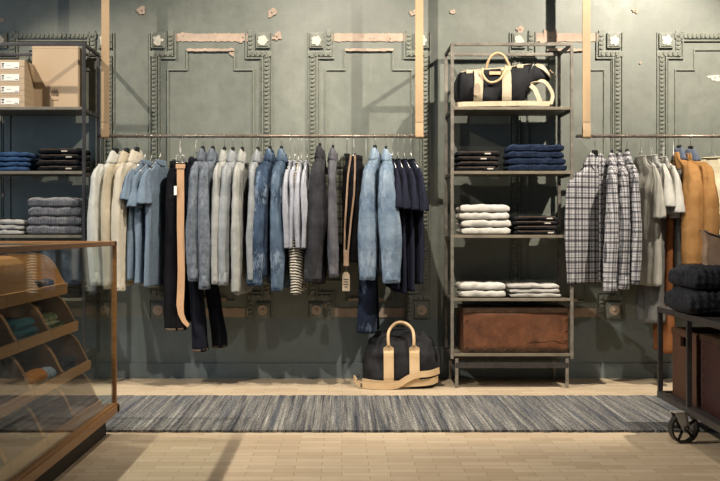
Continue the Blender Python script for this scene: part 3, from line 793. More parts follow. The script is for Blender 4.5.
trousers('grey twill trousers hanging under the off white tees', 651, 170, 322, M['greytrouser'], 0, .11, 77, 0, tw=.05)
trousers('orange canvas trousers mostly hidden behind the grey trousers', 664, 172, 352, M['orange'], 0, .10, 78, 0, tw=.030)
trousers('slate trousers hanging between orange trousers and ochre jackets', 673.5, 172, 300, M['greytrouser'], 0, .10, 79, 0, tw=.026)
GO = 'ochre canvas jackets'
garment('canvas_jacket', 'jacket', 'ochre canvas jacket with grey collar nearest the off white tees', 679, 149, 266, 264, M['ochre'], -3, seed=80, srv=.060, th=.028, group=GO, collar_mat=M['blueshirt'], sru=.07)
garment('canvas_jacket', 'jacket', 'ochre canvas jacket with grey collar nearest the cream henley', 690.5, 150, 268, 250, M['ochre'], -8, seed=81, srv=.055, th=.028, group=GO, collar_mat=M['blueshirt'], sru=.07)
garment('henley', 'henley', 'cream waffle henley at the right edge, beside the ochre jackets', 712, 157, 262, 258, M['henley'], -48, seed=82, sh=.20, th=.045, sleeve='long', srv=.034, collar='crew', hanger='wire', placket=True)

# ------------------------------------------------------------------ folded things
def folded(name, cat, label, x, d, z, w, dp, h, mat, seed, group=None, rib=0, layers=2, skew=0, droop=0.0, dark=None):
    """folded garment: layers of cloth wrapped round a front fold; origin at base centre"""
    root = thing(name, label, cat, (x, d, z), math.radians(skew), group); rnd = random.Random(seed)
    mb = MB(); K = (int(rib) // 2 * 4 // 2) if rib else 44; J = 22 if layers < 3 else 64
    # cross-section (in y-z) of a bulging roll, swept across x
    rings = []
    for i in range(K + 1):
        u = -1 + 2 * i / K; ring = []
        endr = (1 - abs(u) ** 10) ** .5 if abs(u) < 1 else 0.001
        endr = max(endr, .3)
        hh = 1.05 * h * (1 + .14 * noise.noise(Vector((u * 1.6, seed * 2.3, 0)))) * lerp(.8, 1, endr) 
        for k in range(J):
            an = 2 * PI * k / J; ca, sa = math.cos(an), math.sin(an)
            y = dp / 2 * math.copysign(abs(ca) ** .45, ca) * lerp(.93, 1, endr)
            zz = hh / 2 + hh / 2 * math.copysign(abs(sa) ** .5, sa) * lerp(.45, 1, endr)
            nz = noise.noise(Vector((u * 4, an * 1.2 + seed, seed * .7))) * .006
            rb = math.sin(i * PI) * 0
            if rib: rb = .0045 * math.sin(i * 2 * PI / 4)
            s_ = 1 if sa >= -0.2 else .15
            # crease between layers on the front
            cr = 0
            if layers > 1 and ca < -.55:
                for li in range(1, layers): cr -= .007 * math.exp(-((zz / hh - li / layers + (.16 / layers) * noise.noise(Vector((u * 3, seed, li * 4.)))) / (.18 / layers)) ** 2)
            drp = -droop * 0
            ring.append((u * w / 2 + nz, y + (nz + rb) * (-1 if ca < 0 else 1) - cr * (1 if ca < 0 else -1), max(0, zz + (nz + rb) * s_)))
        rings.append(ring)
    mb.rings(rings); mb.build('folded_cloth', mat, root, True)
    return root
def stack(name, cat, labels, cx, d, z, w, dp, hs, mats, seed, group, rib=0, jit=.008, labelstrip=False, skews=None):
    zz = z + .0005
    rnd = random.Random(seed)
    for i, h in enumerate(hs):
        x = cx + rnd.uniform(-jit, jit); ww = w * (1 + rnd.uniform(-.02, .02)) if not rib else w * (1 - .02 * i)
        r = folded(name, cat, labels[i], x, d, zz, ww, dp, h, mats[i % len(mats)], seed + i * 7, group, rib, 2, rnd.uniform(-2, 2))
        if labelstrip:
            if i != 1:
                lx = ww * rnd.uniform(.05, .3)
                MB().box((lx, -dp / 2 - .0035, h * .35), (lx + .036, -dp / 2 - .001, h * .35 + .008)).build('size_label', M['tag_grey'], r)
            # rolled waistband line
            MB().tube([(-ww * .42, -dp / 2 - .004, h * .75), (ww * .40, -dp / 2 - .004, h * .8)], .0022, 6).build('seam', M['hem_tan'], r)
        zz += h * 1.0
sx = .006064
words = ['bottom', 'second', 'third', 'top']
def nm(fmt, n): 
    if n == 4: w = ['bottom', 'second from bottom', 'third from bottom', 'topmost']
    elif n == 5: w = ['bottom', 'second from bottom', 'middle', 'second from top', 'topmost']
    elif n == 3: w = ['bottom', 'middle', 'topmost']
    else: w = ['lower', 'upper']
    return [fmt % q for q in w]
DF = 6.45   # stack centres
def sxp(px, d=6.31): return X(px, d)
# right unit
def st(name, cat, fmt, px0, px1, py0, shelf, n, mats, seed, grp, rib=0, labelstrip=False, dp=.26, dfront=6.30):
    x0, x1 = X(px0, dfront), X(px1, dfront); H = Z(py0, dfront) - SH[shelf]
    h = H / n
    stack(name, cat, nm(fmt, n), (x0 + x1) / 2, dfront + dp / 2, SH[shelf], x1 - x0, dp, [h] * n, mats, seed, grp, rib, .008, labelstrip)
st('folded_jeans', 'jeans', '%s folded black jeans beside the navy sweaters on the steel shelf', 456, 500, 151, 1, 4, [M['blackjean']], 100, 'folded black jeans beside navy sweaters', 0, True)
st('folded_sweater', 'sweater', '%s folded navy ribbed sweater on the right steel shelf', 508, 566, 145, 1, 4, [M['rib_navy']], 110, 'folded navy sweaters', 150)
st('folded_sweatshirt', 'sweatshirt', '%s folded white sweatshirt in the stack of four', 461, 510.5, 205, 2, 4, [M['white_knit']], 120, 'folded white sweatshirts')
st('folded_jeans', 'jeans', '%s folded black jeans right of the white sweatshirts', 514, 559, 216, 2, 4, [M['blackjean']], 130, 'folded black jeans beside white sweatshirts', 0, True)
st('folded_tee', 'tee', '%s folded cream tee above the leather trunk, left pile', 459, 506, 283.5, 3, 2, [M['white_knit']], 140, 'folded cream tees')
st('folded_tee', 'tee', '%s folded pale grey tee above the leather trunk, right pile', 511, 561, 284.5, 3, 3, [M['greyfold']], 150, 'folded grey tees')
# left unit
st('folded_jeans', 'jeans', '%s folded blue jeans on the left steel shelf', -10, 28, 152, 1, 4, [M['bluejean']], 160, 'folded blue jeans')
st('folded_jeans', 'jeans', '%s folded black jeans on the left steel shelf beside the post', 37, 81, 148, 1, 4, [M['blackjean']], 170, 'folded black jeans on left shelf', 0, True)
st('folded_sweater', 'sweater', '%s folded grey ribbed sweater on the left steel shelf', 27, 81.5, 198, 2, 4, [M['rib_grey']], 180, 'folded grey sweaters', 130)
st('folded_tee', 'tee', '%s folded grey tee at the left frame edge on the steel shelf', -20, 23, 220, 2, 3, [M['greyfold']], 190, 'folded grey tees on left shelf')
st('folded_jeans', 'jeans', '%s folded charcoal jeans on the left shelf seen through the case glass', 40, 78, 283, 3, 3, [M['blackjean']], 195, 'folded charcoal jeans behind the case')

# cartons on the left unit
def cartons():
    d = 6.50
    x0, x1 = X(32.2, d), X(78, d); z0 = SH[0] + .0005; z1 = Z(46.5, d)
    r = thing('carton', 'tall plain kraft carton with printed crown mark beside the small labelled boxes', 'box', ((x0 + x1) / 2, d, z0))
    w = (x1 - x0) / 2; h = z1 - z0
    MB().box((-w, 0, 0), (w, .14, h), .002).build('carton_body', M['card'], r)
    MB().box((-w - .001, -.0012, h - .012), (w + .001, .142, h + .002), .001).build('lid', M['card'], r)
    mb = MB(); k = .00605
    def pz(py): return Z(py, d) - z0
    def pxx(px): return X(px, d) - (x0 + x1) / 2
    for i, (x, ya, yb) in enumerate([(51.5, 91, 96), (52.5, 89.5, 96), (53.5, 90.5, 96), (54.5, 88, 96), (55.3, 90, 96), (56.2, 90, 96), (57, 88.5, 96), (57.8, 90.5, 96), (58.6, 91.5, 96)]):
        mb.box((pxx(x) - .0012, -.0022, pz(yb)), (pxx(x) + .0012, -.0004, pz(ya)))
    mb.box((pxx(52), -.0022, pz(100.2)), (pxx(58.5), -.0004, pz(99.8)))
    mb.build('printed_mark', M['inkgrey'], r)
    d = 6.30
    xa, xb = X(-20, d), X(24.2, d); H = (Z(59.5, d) - z0) / 4
    for i in range(4):
        zz = z0 + i * H
        b = thing('labelled_box', '%s kraft shoe box with white label left of the tall carton' % ['bottom', 'second from bottom', 'third from bottom', 'topmost'][i], 'box', ((xa + xb) / 2, d + .005, zz), 0, 'labelled kraft boxes')
        w = (xb - xa) / 2
        MB().box((-w + .001, .002, 0), (w - .001, .34, H * .6)).build('box_base', M['card'], b)
        MB().box((-w, 0, H * .45), (w, .342, H - .001), .0015).build('lid', M['card'], b)
        cx = (xa + xb) / 2
        lab = MB().box((X(.5, d) - cx, -.001, H * .24), (X(19, d) - cx, .0005, H * .78)).build('label_sticker', M['label'], b)
        mb = MB()
        for (a, c, e, g) in ((1.2, 4, .60, .70), (1.6, 3.4, .48, .56), (1.2, 3.8, .34, .42), (14.5, 18, .32, .37), (6, 11, .50, .52)):
            mb.box((X(a, d) - cx, -.0016, H * e), (X(c, d) - cx, -.0009, H * g))
        mb.build('label_print', M['ink'], lab)
cartons()

# leather trunk
def trunk():
    d = 6.30; x0, x1 = X(463.5, d), X(568.3, d); z0 = SH[4] + .001; z1 = Z(307.8, d)
    r = thing('leather_trunk', 'large brown leather trunk with riveted dark edging on the bottom shelf', 'trunk', ((x0 + x1) / 2, d, z0)); w = (x1 - x0) / 2; h = z1 - z0
    n = 30; mb = MB(); vs = []
    for i in range(n + 1):
        for j in range(14 + 1):
            u = -w + 2 * w * i / n; v = h * j / 14
            e = min(i / n, 1 - i / n, j / 14, 1 - j / 14); bul = .006 * sm(e * 6) * (1 + noise.noise(Vector((u * 5, v * 6, 2))) * .9)
            vs.append((u, -bul, v))
    fs = [(i * 15 + j, (i + 1) * 15 + j, (i + 1) * 15 + j + 1, i * 15 + j + 1) for i in range(n) for j in range(14)]
    mb.add(vs, fs); o = len(mb.v)
    mb.box((-w, .001, 0), (w, .33, h - .003), .004)
    mb.build('leather_body', M['leather_box'], r, False)
    MB().box((-w - .003, -.010, h - .030), (w + .003, -.001, h), .002).box((-w - .003, -.010, h - .004), (w + .003, .332, h + .001), .001).build('top_edging', M['bronze'], r)
    MB().box((-w - .003, -.009, 0), (w + .003, -.001, .026), .002).build('bottom_edging', M['bronze'], r)
    mb = MB()
    for i in range(15): mb.ball((-w + .05 + (2 * w - .08) * i / 14, -.010, .013), .0055, (1, .6, 1), 8, 6)
    for zz in (h * .13, h * .72): mb.ball((-w + .02, -.007, zz), .006, (1, .6, 1), 8, 6)
    for zz in (h * .28, h * .5, h * .75): mb.ball((w - .014, -.007, zz), .006, (1, .6, 1), 8, 6)
    q = mb.build('rivets', M['bronze'], r, True)
    pts = [(w * (.25 + .7 * i / 14), -.0085, h * (.235 + .012 * math.sin(i * .9) + .03 * i / 14)) for i in range(15)]
    MB().tube(pts, .0014, 6).build('crease', M['bronze'], r)
trunk()

# ------------------------------------------------------------------ duffel bags
def band(mb, pts, w, t, wdir):
    """flat strap through 3D pts; wdir: width direction per point or one vector"""
    n = len(pts); pts = [Vector(p) for p in pts]
    base = len(mb.v)
    for i, p in enumerate(pts):
        tg = (pts[min(i + 1, n - 1)] - pts[max(i - 1, 0)]).normalized()
        wd = Vector(wdir[i] if isinstance(wdir, list) else wdir); wd = (wd - tg * wd.dot(tg)).normalized(); nr = tg.cross(wd).normalized() * t
        mb.v += [p - wd * w + nr, p + wd * w + nr, p + wd * w - nr, p - wd * w - nr]
        if i:
            o = base + (i - 1) * 4
            for k in range(4): mb.f.append((o + k, o + (k + 1) % 4, o + 4 + (k + 1) % 4, o + 4 + k))
    mb.f.append(tuple(base + k for k in range(4))); mb.f.append(tuple(base + (n - 1) * 4 + k for k in range(4)))
def smoothpts(pts, n=40):
    pts = [Vector(p) for p in pts]; out = []
    m = len(pts) - 1
    for i in range(n + 1):
        t = i / n * m; k = min(int(t), m - 1); f = t - k
        p0, p1, p2, p3 = pts[max(k - 1, 0)], pts[k], pts[k + 1], pts[min(k + 2, m)]
        out.append(.5 * ((2 * p1) + (-p0 + p2) * f + (2 * p0 - 5 * p1 + 4 * p2 - p3) * f * f + (-p0 + 3 * p1 - 3 * p2 + p3) * f ** 3))
    return out
def floor_bag():
    dc = 6.38; sc = dc / F
    xc = X(402, 6.24)
    r = thing('duffel_bag', 'black canvas duffel bag with tan webbing standing on the floor under the rail', 'bag', (xc, dc, 0))
    s_ = 6.24 / F
    W = 38.5 * s_; H = 56 * s_
    # outline half width and front depth by height
    def hw(t, sgn): return W * interp([(0, .90), (.12, .97), (.45, 1.0), (.7, .95), (.9, .80), (1, .66)], t) * (1.0 if sgn < 0 else 1.0)
    def hd(t): return interp([(0, .125), (.2, .14), (.6, .125), (.85, .08), (1, .03)], t)
    N, K = 36, 72; rings = []
    def surf(an, t):
        ca, sa = math.cos(an), math.sin(an)
        x = hw(t, ca) * math.copysign(abs(ca) ** .6, ca); y = hd(t) * math.copysign(abs(sa) ** .7, sa)
        z = H * t * (1 - .10 * (abs(x) / W) ** 3 * t) + .01 * math.sin(x * 14 + 1) * t
        nz = noise.noise(Vector((x * 9, y * 9, z * 9))) * .016 + noise.noise(Vector((x * 22, y * 22, z * 20 + 3))) * .008
        nz *= sm(t * 6) * (.4 if t > .97 else 1)
        return Vector((x + nz * ca, y + nz * sa * 1.3, max(z + nz * .3, 0.001)))
    for i in range(N + 1):
        rings.append([surf(2 * PI * k / K, i / N) for k in range(K)])
    mb = MB(); mb.rings(rings); mb.build('bag_body', M['canvas_black'], r, True)
    # top flap folds / zip ridge
    mb = MB(); pts = smoothpts([(-W * .66, .0, H * .93), (-W * .4, -.01, H * 1.0), (0, 0, H * 1.035), (W * .35, .01, H * 1.0), (W * .62, 0, H * .95)], 24)
    mb.tube(pts, [.012 + .006 * math.sin(i * .9) for i in range(len(pts))], 10); mb.build('zip_ridge', M['canvas_black'], r, True)
    # side gusset folds (pocket)
    mb = MB(); pts = smoothpts([(W * .93, -.06, H * .28), (W * .99, -.05, H * .5), (W * .9, -.045, H * .72)], 12); mb.tube(pts, .014, 8); mb.build('side_fold', M['canvas_black'], r, True)
    def front(x, z, off=.004):
        t = z / H; hwv = hw(t, 1); u = clamp(abs(x) / hwv, 0, .999); ca = u ** (1 / .6); sa = math.sqrt(max(0, 1 - ca * ca)); y = -hd(t) * sa ** .7
        return Vector((x, y - off - .008, z))
    # vertical straps
    for px in (388.7, 414.5):
        x = (px - 402) * s_; pts = [front(x, H * t) for t in [.05 + .64 * i / 12 for i in range(13)]]
        mb = MB(); band(mb, pts, 5.0 * s_, .0022, (1, 0, 0))
        mb.build('webbing', M['canvas_tan'], r)
        top = pts[-1]
        mb = MB(); mb.prism([(x - 5.2 * s_, top.z - .012), (x + 5.2 * s_, top.z - .012), (x + 5.2 * s_, top.z + .012), (x + 1.2 * s_, top.z + .028), (x - 1.2 * s_, top.z + .028), (x - 5.2 * s_, top.z + .012)], top.y - .004, top.y + .004)
        mb.build('handle_tab', M['handle'], r)
    # handle
    def hp(px, py, dy): return Vector(((px - 402) * s_, dy, Z(py, 6.24)))
    pts = smoothpts([hp(388.7, 346, -.135), hp(388.2, 338, -.13), hp(389.5, 331, -.11), hp(395, 324.5, -.10), hp(402, 323, -.095), hp(408.5, 325.5, -.10), hp(413, 331, -.11), hp(414, 338, -.13), hp(414, 346, -.135)], 40)
    mb = MB(); mb.tube(pts, .0095, 10); mb.build('handle', M['handle'], r, True)
    pts = smoothpts([hp(392, 343, .07), hp(392, 335, .075), hp(397, 328, .08), hp(403, 326.5, .08), hp(409, 329, .08), hp(413.5, 336, .075), hp(414, 344, .07)], 30)
    mb = MB(); mb.tube(pts, .009, 10); mb.build('handle', M['handle'], r, True)
    # shoulder strap lying round the front foot
    def fp(px, py, dy): return Vector(((px - 402) * s_, dy, max(.012, Z(py, 6.24))))
    pts = smoothpts([fp(354, 382, -.02), fp(360, 386, -.12), fp(372, 386.5, -.165), fp(385, 387, -.175), fp(397, 385.5, -.175), (fp(408, 379, -.17)), fp(418, 375.5, -.165), fp(430, 374.5, -.155), fp(440, 373, -.09)], 50)
    pts = [p + Vector((0, 0, .008)) for p in pts]
    mb = MB(); band(mb, pts, 3.1 * s_, .0022, (0, 0, 1)); mb.build('shoulder_strap', M['canvas_tan'], r)
    pts = smoothpts([fp(362, 382.5, -.12), fp(380, 384, -.15), fp(400, 384, -.155), fp(420, 383, -.15), fp(432, 382, -.13), fp(439, 381, -.06)], 40)
    mb = MB(); band(mb, [p + Vector((0, .0, .002)) for p in pts], 3.3 * s_, .0022, (0, 0, 1)); mb.build('base_strap', M['canvas_tan'], r)
    # dark ring + clip left
    c = fp(359.5, 377, -.12); mb = MB(); mb.tube([c + Vector((.012 * math.cos(a * PI / 6), -.01, .02 * math.sin(a * PI / 6))) for a in range(12)], .003, 6, True)
    mb.tube([fp(361, 383, -.14), fp(361, 388.5, -.14)], .004, 6); mb.tube([fp(357, 381, -.13), fp(362, 370, -.1)], .003, 6)
    mb.build('snap_clip', M['iron'], r, True)
    return r
floor_bag()
def shelf_bag():
    d = 6.44; df = 6.31; s_ = df / F; z0 = SH[0] + .001
    xc = X(503, df); r = thing('duffel_bag', 'dark waxed duffel bag with pale leather straps and handles on the top shelf', 'bag', (xc, d, z0))
    def X_(px): return (px - 503) * s_
    def Z_(py): return Z(py, df) - z0
    # outline by x: top and front depth; slumped cylinder lying along x
    top = [(456, 77), (460, 70), (468, 68.5), (480, 68), (495, 67), (510, 65), (522, 63), (534, 61.5), (541, 63), (548, 68), (553, 74)]
    bot = [(456, 100), (462, 105), (480, 105.5), (520, 105.5), (527, 103), (531, 92), (536, 84), (545, 80), (553, 79)]
    def il(l, x):
        for (a, va), (b, vb) in zip(l, l[1:]):
            if x <= b: return lerp(va, vb, clamp((x - a) / (b - a)))
        return l[-1][1]
    n = 60; K = 40; rings = []
    for i in range(n + 1):
        px = lerp(455.5, 553, i / n); e = min(i / n, 1 - i / n); er = clamp(e * 14) ** .5
        t, b = Z_(il(top, px)), max(.002, Z_(il(bot, px))); cz = (t + b) / 2; hz = (t - b) / 2 * lerp(.5, 1, er)
        dep = interp([(456, .08), (470, .12), (520, .12), (535, .08), (553, .05)], px) * lerp(.5, 1, er); ring = []
        for k in range(K):
            an = 2 * PI * k / K; ca, sa = math.cos(an), math.sin(an)
            y = dep * math.copysign(abs(ca) ** .8, ca); z = cz + hz * math.copysign(abs(sa) ** .7, sa)
            x = X_(px); nz = noise.noise(Vector((x * 11, y * 8, z * 10))) * .014 + noise.noise(Vector((x * 24, y * 20, z * 22))) * .006
            ring.append((x + nz * .4, y + nz * ca, max(.002, z + nz * sa * .6)))
        rings.append(ring)
    mb = MB(); mb.rings(rings); mb.build('bag_body', M['canvas_black'], r, True)
    def fy(px, t):  # front y on body at height fraction
        dep = interp([(456, .08), (470, .12), (520, .12), (535, .08), (553, .05)], px); s = abs(2 * t - 1); sa = s ** (1 / .7); ca = math.sqrt(max(0, 1 - sa * sa)); return -dep * ca ** .8 - .008
    # pale vertical leather bands
    for px, w, pt, lean in ((479.5, 4.3, 68, -1.5), (506.5, 4.6, 65, .8)):
        mb = MB(); pts = []
        for i in range(13):
            t = .02 + .95 * i / 12; z = t * Z_(pt); pts.append((X_(px + lean * (1 - t) * 1.0), fy(px, t), z))
        band(mb, pts, w * s_, .0025, (1, 0, 0)); mb.build('leather_band', M['leather_pale'], r)
    # base strap along the bottom front
    mb = MB(); band(mb, smoothpts([(X_(454), -.05, .016), (X_(459), -.125, .018), (X_(480), -.135, .020), (X_(505), -.137, .022), (X_(530), -.137, .024), (X_(547), -.13, .022), (X_(552.5), -.09, .035)], 30), .0145, .003, (0, 0, 1)); mb.build('shoulder_strap', M['leather_pale'], r)
    # strap loop at the right end
    mb = MB(); band(mb, smoothpts([(X_(551), -.12, Z_(104)), (X_(553), -.12, Z_(95)), (X_(549), -.12, Z_(86)), (X_(544), -.115, Z_(81)), (X_(537), -.11, Z_(81.5)), (X_(532), -.10, Z_(84))], 24), .011, .0025, (1, 0, .25)); mb.build('strap_loop', M['leather_pale'], r)
    mb = MB(); band(mb, smoothpts([(X_(541), -.128, Z_(104.5)), (X_(538), -.126, Z_(96)), (X_(535), -.12, Z_(89)), (X_(531), -.115, Z_(85))], 16), .014, .0025, (1, 0, .2)); mb.build('strap_loop', M['leather_pale'], r)
    # pale end flap at the upper right
    mb = MB(); band(mb, smoothpts([(X_(538), -.055, Z_(62)), (X_(545), -.062, Z_(66)), (X_(551), -.06, Z_(72.5)), (X_(553), -.04, Z_(75))], 14), .014, .003, (.4, -.3, -1)); mb.build('end_flap', M['leather_pale'], r)
    MB().tube([(X_(552), -.05, Z_(68)), (X_(556), -.052, Z_(71)), (X_(559), -.05, Z_(75))], .0025, 6).build('zip_pull', M['handle'], r, True)
    MB().tube([(X_(532), -.10, Z_(69)), (X_(534), -.095, Z_(64)), (X_(535), -.085, Z_(61.5))], .003, 6).build('side_zip', M['chrome'], r, True)
    # top edge piping and loops
    mb = MB(); mb.tube(smoothpts([(X_(461), -.05, Z_(70.2)), (X_(480), -.06, Z_(68)), (X_(500), -.06, Z_(66.6)), (X_(522), -.06, Z_(63.5)), (X_(536), -.05, Z_(61.5))], 24), .004, 8); mb.build('piping', M['leather_pale'], r, True)
    for px, py in ((470.5, 70), (521.5, 64.5), (509.5, 66)):
        MB().box((X_(px - 3.2), -.085, Z_(py + 2.2)), (X_(px + 3.2), -.06, Z_(py - 1.5)), .004).build('leather_tab', M['leather_pale'], r)
    # handles
    mb = MB(); mb.tube(smoothpts([(X_(483), -.12, Z_(68)), (X_(482.5), -.13, Z_(74)), (X_(487), -.135, Z_(81)), (X_(493), -.137, Z_(82.5)), (X_(500), -.137, Z_(79)), (X_(505), -.13, Z_(71)), (X_(506), -.12, Z_(66))], 34), .0075, 10); mb.build('handle', M['handle'], r, True)
    mb = MB(); mb.tube(smoothpts([(X_(489), .02, Z_(68)), (X_(490.5), .01, Z_(60)), (X_(494), 0, Z_(53)), (X_(500), 0, Z_(49.5)), (X_(506), 0, Z_(51.5)), (X_(511), .01, Z_(58)), (X_(514), .02, Z_(65))], 34), .0085, 10); mb.build('handle', M['handle'], r, True)
    MB().box((X_(489.5), -.125, Z_(74.5)), (X_(501), -.118, Z_(71.2)), .002).build('name_patch', M['handle'], r)
    # luggage tag
    mb = MB(); c = (476.5, 89); mb.prism([(X_(473.5), Z_(95)), (X_(479), Z_(96)), (X_(480), Z_(86)), (X_(478), Z_(83)), (X_(475.5), Z_(83.5)), (X_(474), Z_(86))], -.142, -.138); mb.build('luggage_tag', M['tag'], r)
    for q in range(3): MB().box((X_(507 + q * 9), -.142, .008), (X_(508.2 + q * 9), -.138, .036), .001).build('buckle', M['handle'], r)
shelf_bag()

# ------------------------------------------------------------------ glass display case
def display_case():
    xr = -1.06; y1 = 4.87; y0 = 1.9; xl = -2.15
    r = thing('display_case', 'oak framed glass display case in the left foreground with tiers of plywood bins', 'display case', (xr, y1, 0))
    def L(x, y, z): return (x - xr, y - y1, z)
    zb, zb1, zt = .105, .142, .908
    fw = .021
    # plinth
    MB().box(L(xl + .06, y0 + .03, 0), L(xr - .045, y1 - .03, zb)).build('plinth', M['plinth'], r)
    # lower frame
    mb = MB()
    mb.box(L(xr - .045, y0, zb), L(xr + .012, y1, zb1), .003); mb.box(L(xl, y1 - .045, zb), L(xr + .012, y1 + .01, zb1), .003); mb.box(L(xl, y0, zb), L(xl + .045, y1, zb1), .003); mb.box(L(xl, y0, zb), L(xr, y0 + .045, zb1), .003)
    mb.box(L(xr - .02, y0, zb1 - .004), L(xr + .004, y1, zb1 + .008), .002)
    mb.build('bottom_frame', M['oak'], r)
    MB().box(L(xl + .04, y0 + .04, zb + .005), L(xr - .04, y1 - .04, zb + .02)).build('case_floor', M['plinth'], r)
    mb = MB()
    mb.box(L(xr - .03, y0, zt - .021), L(xr, y1, zt), .003); mb.box(L(xl, y1 - .045, zt - .021), L(xr, y1, zt), .003)
    mb.box(L(xl, y0, zt - .021), L(xl + .03, y1, zt), .003); mb.box(L(xl, y0, zt - .021), L(xr, y0 + .045, zt), .003)
    mb.build('top_frame', M['oak'], r)
    for px, py in ((xr - fw, y1 - fw), (xl, y1 - fw), (xr - fw, y0), (xl, y0)):
        MB().box(L(px, py, zb1), L(px + fw, py + fw, zt - .02), .002).build('corner_post', M['oak'], r)
    MB().box(L(xr - .013, y0 + fw, zb1 - .002), L(xr - .008, y1 - fw, zt - .015)).build('side_glass', M['glass'], r)
    MB().box(L(xl + fw, y1 - .013, zb1 - .002), L(xr - fw, y1 - .008, zt - .015)).build('back_glass', M['glass'], r)
    MB().box(L(xl + .03, y0 + .045, zt - .010), L(xr - .03, y1 - .045, zt - .005)).build('top_glass', M['glass'], r)
    # tiers: x of front board, z bottom, z top, peak z
    tiers = [(-1.247, .671, .72, .848), (-1.198, .505, .547, .668), (-1.141, .330, .370, .500), (-1.092, .150, .190, .325)]
    def ogee(fx, z1, zp, n=18):
        cv = [(0, 0), (.12, .16), (.3, .5), (.5, .76), (.72, .92), (1, 1)]; out = []
        for k in range(n + 1):
            t = k / n; f = 0
            for (a, va), (b, vb) in zip(cv, cv[1:]):
                if t <= b + 1e-9: f = lerp(va, vb, (t - a) / (b - a)); break
            out.append((lerp(fx - .012, fx - .125, t), z1 + (zp - z1) * f))
        return out
    ys = [4.70 - .43 * k for k in range(7)]
    for ti, (fx, z0, z1, zp) in enumerate(tiers):
        row = r
        bx = fx - .27
        for bi in range(6):
            ya, yb = ys[bi], ys[bi + 1]
            b = bpy.data.objects.new('bin', None); C.objects.link(b); b.parent = r; b.empty_display_size = .05
            MB().box(L(fx - .012, yb + .002, z0), L(fx, ya - .002, z1), .001).build('front_board', M['oak_bin'], b)
            # side dividers with ogee profile
            for yy in (ya - .013, yb + .003):
                prof = [(bx, z0), (fx - .012, z0), (fx - .012, z1 - .002)]
                prof += ogee(fx, z1, zp)
                prof += [(bx, zp)]
                mb = MB(); mb.prism([(p[0] - xr, p[1]) for p in prof], yy - y1, yy - y1 + .010); mb.build('side_panel', M['oak_bin'] if ti == 0 else M['bin_shaded'], b)  # dividers below the top row get their shade as darker board colour
                mb = MB(); og = ogee(fx, z1, zp) + [(bx, zp)]
                mb.prism([(p[0] - xr, p[1] + .0035) for p in og] + [(p[0] - xr - .002, p[1] + .0005) for p in og[::-1]], yy - y1 - .001, yy - y1 + .011); mb.build('edge_band', M['oak_bin'], b)
            MB().box(L(bx, yb + .003, z0), L(fx - .012, ya - .003, z0 + .010)).build('bin_bottom', M['bin_shaded'], b)
            MB().box(L(bx - .008, yb + .002, z0), L(bx, ya - .002, zp)).build('bin_back', M['bin_shaded'], b)
            if ti == 0:
                # lid panel following the curve on the top row
                mb = MB(); pr = [(a - .002, c + .005) for a, c in ogee(fx, z1, zp)] + [(bx, zp + .005)]
                pp = pr + [(a, c - .006) for a, c in pr[::-1]]
                if bi % 1 == 0 and bi > 0:
                    mb.prism([(p[0] - xr, p[1]) for p in pp], yb + .001 - y1, ya - .001 - y1); mb.build('curved_lid', M['oak_bin'], b)
    # posts carrying the tiers
    for yy in (4.73, 2.1):
        MB().box(L(-1.56, yy, zb1), L(-1.54, yy + .02, .80)).build('tier_support', M['bin_shaded'], r)
    return tiers, ys
tiers, ys = display_case()
def roll(label, x, y, z, ln, rad, mat, rz=0, group=None, seed=0, name='rolled_sock', cat='socks'):
    r = thing(name, label, cat, (x, y, z), rz, group); mb = MB(); rg = []
    for i in range(17):
        t = i / 16; u = -ln / 2 + ln * t; e = (1 - abs(2 * t - 1) ** 4) ** .5 if 0 < t < 1 else .25
        rg.append([(u, rad * (.25 + .75 * e) * math.cos(2 * PI * k / 18) * (1 + .1 * noise.noise(Vector((u * 30, k * .5, seed)))), rad + rad * .85 * (.25 + .75 * e) * math.sin(2 * PI * k / 18)) for k in range(18)])
    mb.rings(rg); mb.build('knit', mat, r, True)
    pts = [(ln * .5 - .001 , .0 + rad * .6 * (1 - a / 30) * math.cos(a * .5), rad + rad * .6 * (1 - a / 30) * math.sin(a * .5)) for a in range(24)]
    MB().tube(pts, .002, 5).build('rolled_edge', mat, r, True)
    return r
def inbin(ti, bi, items, mat, group, fmt, n, rad, ln, seed=0, kind='rolled_sock', cat='socks'):
    fx, z0, z1, zp = tiers[ti]; ya, yb = ys[bi], ys[bi + 1]; rnd = random.Random(seed)
    k = 0
    for i in range(n):
        lay, q = divmod(i, 4)
        y = lerp(yb + .06, ya - .06, (q + .5 * (lay % 2) + .3) / 4); x = fx - .07 - lay * .045; z = z0 + .012 + lay * rad * 1.5
        roll(fmt[i] if isinstance(fmt, list) else fmt, x, y, z, ln, rad, mat, rnd.uniform(-.5, .5), group, i, kind, cat)
wds = ['nearest the viewer, front layer', 'second, front layer', 'third, front layer', 'farthest, front layer', 'nearest, upper layer', 'second, upper layer', 'third, upper layer', 'farthest, upper layer']
inbin(1, 0, 0, M['green'], 'rolled green patterned socks', ['green patterned rolled sock in the far bin, ' + w for w in wds], 8, .022, .075, 1)
for i in range(3):
    fx, z0, z1, zp = tiers[1]
    o = folded('folded_sock', 'socks', '%s folded teal socks in the bin left of the green rolls' % ['lower', 'middle', 'upper'][i], fx - .10 - .012 * i, (ys[1] + ys[2]) / 2 - .01, z0 + .012 + .03 * i, .17, .26, .028, M['teal'], 300 + i, 'folded teal socks')
fx, z0, z1, zp = tiers[2]
for i, y in enumerate((4.10, 4.03, 3.96)):
    roll('%s of the orange rolled knit in the third tier bin' % ['farthest', 'middle', 'nearest'][i], fx - .075, y, z0 + .012, .12, .036, M['orangeknit'], PI / 2 * .9, 'orange rolls', i, 'rolled_knit', 'knitwear')
roll('pale blue rolled knit beside the orange rolls', fx - .06, 4.19, z0 + .012, .08, .034, M['paleblue'], 1.2, None, 7, 'rolled_knit', 'knitwear')
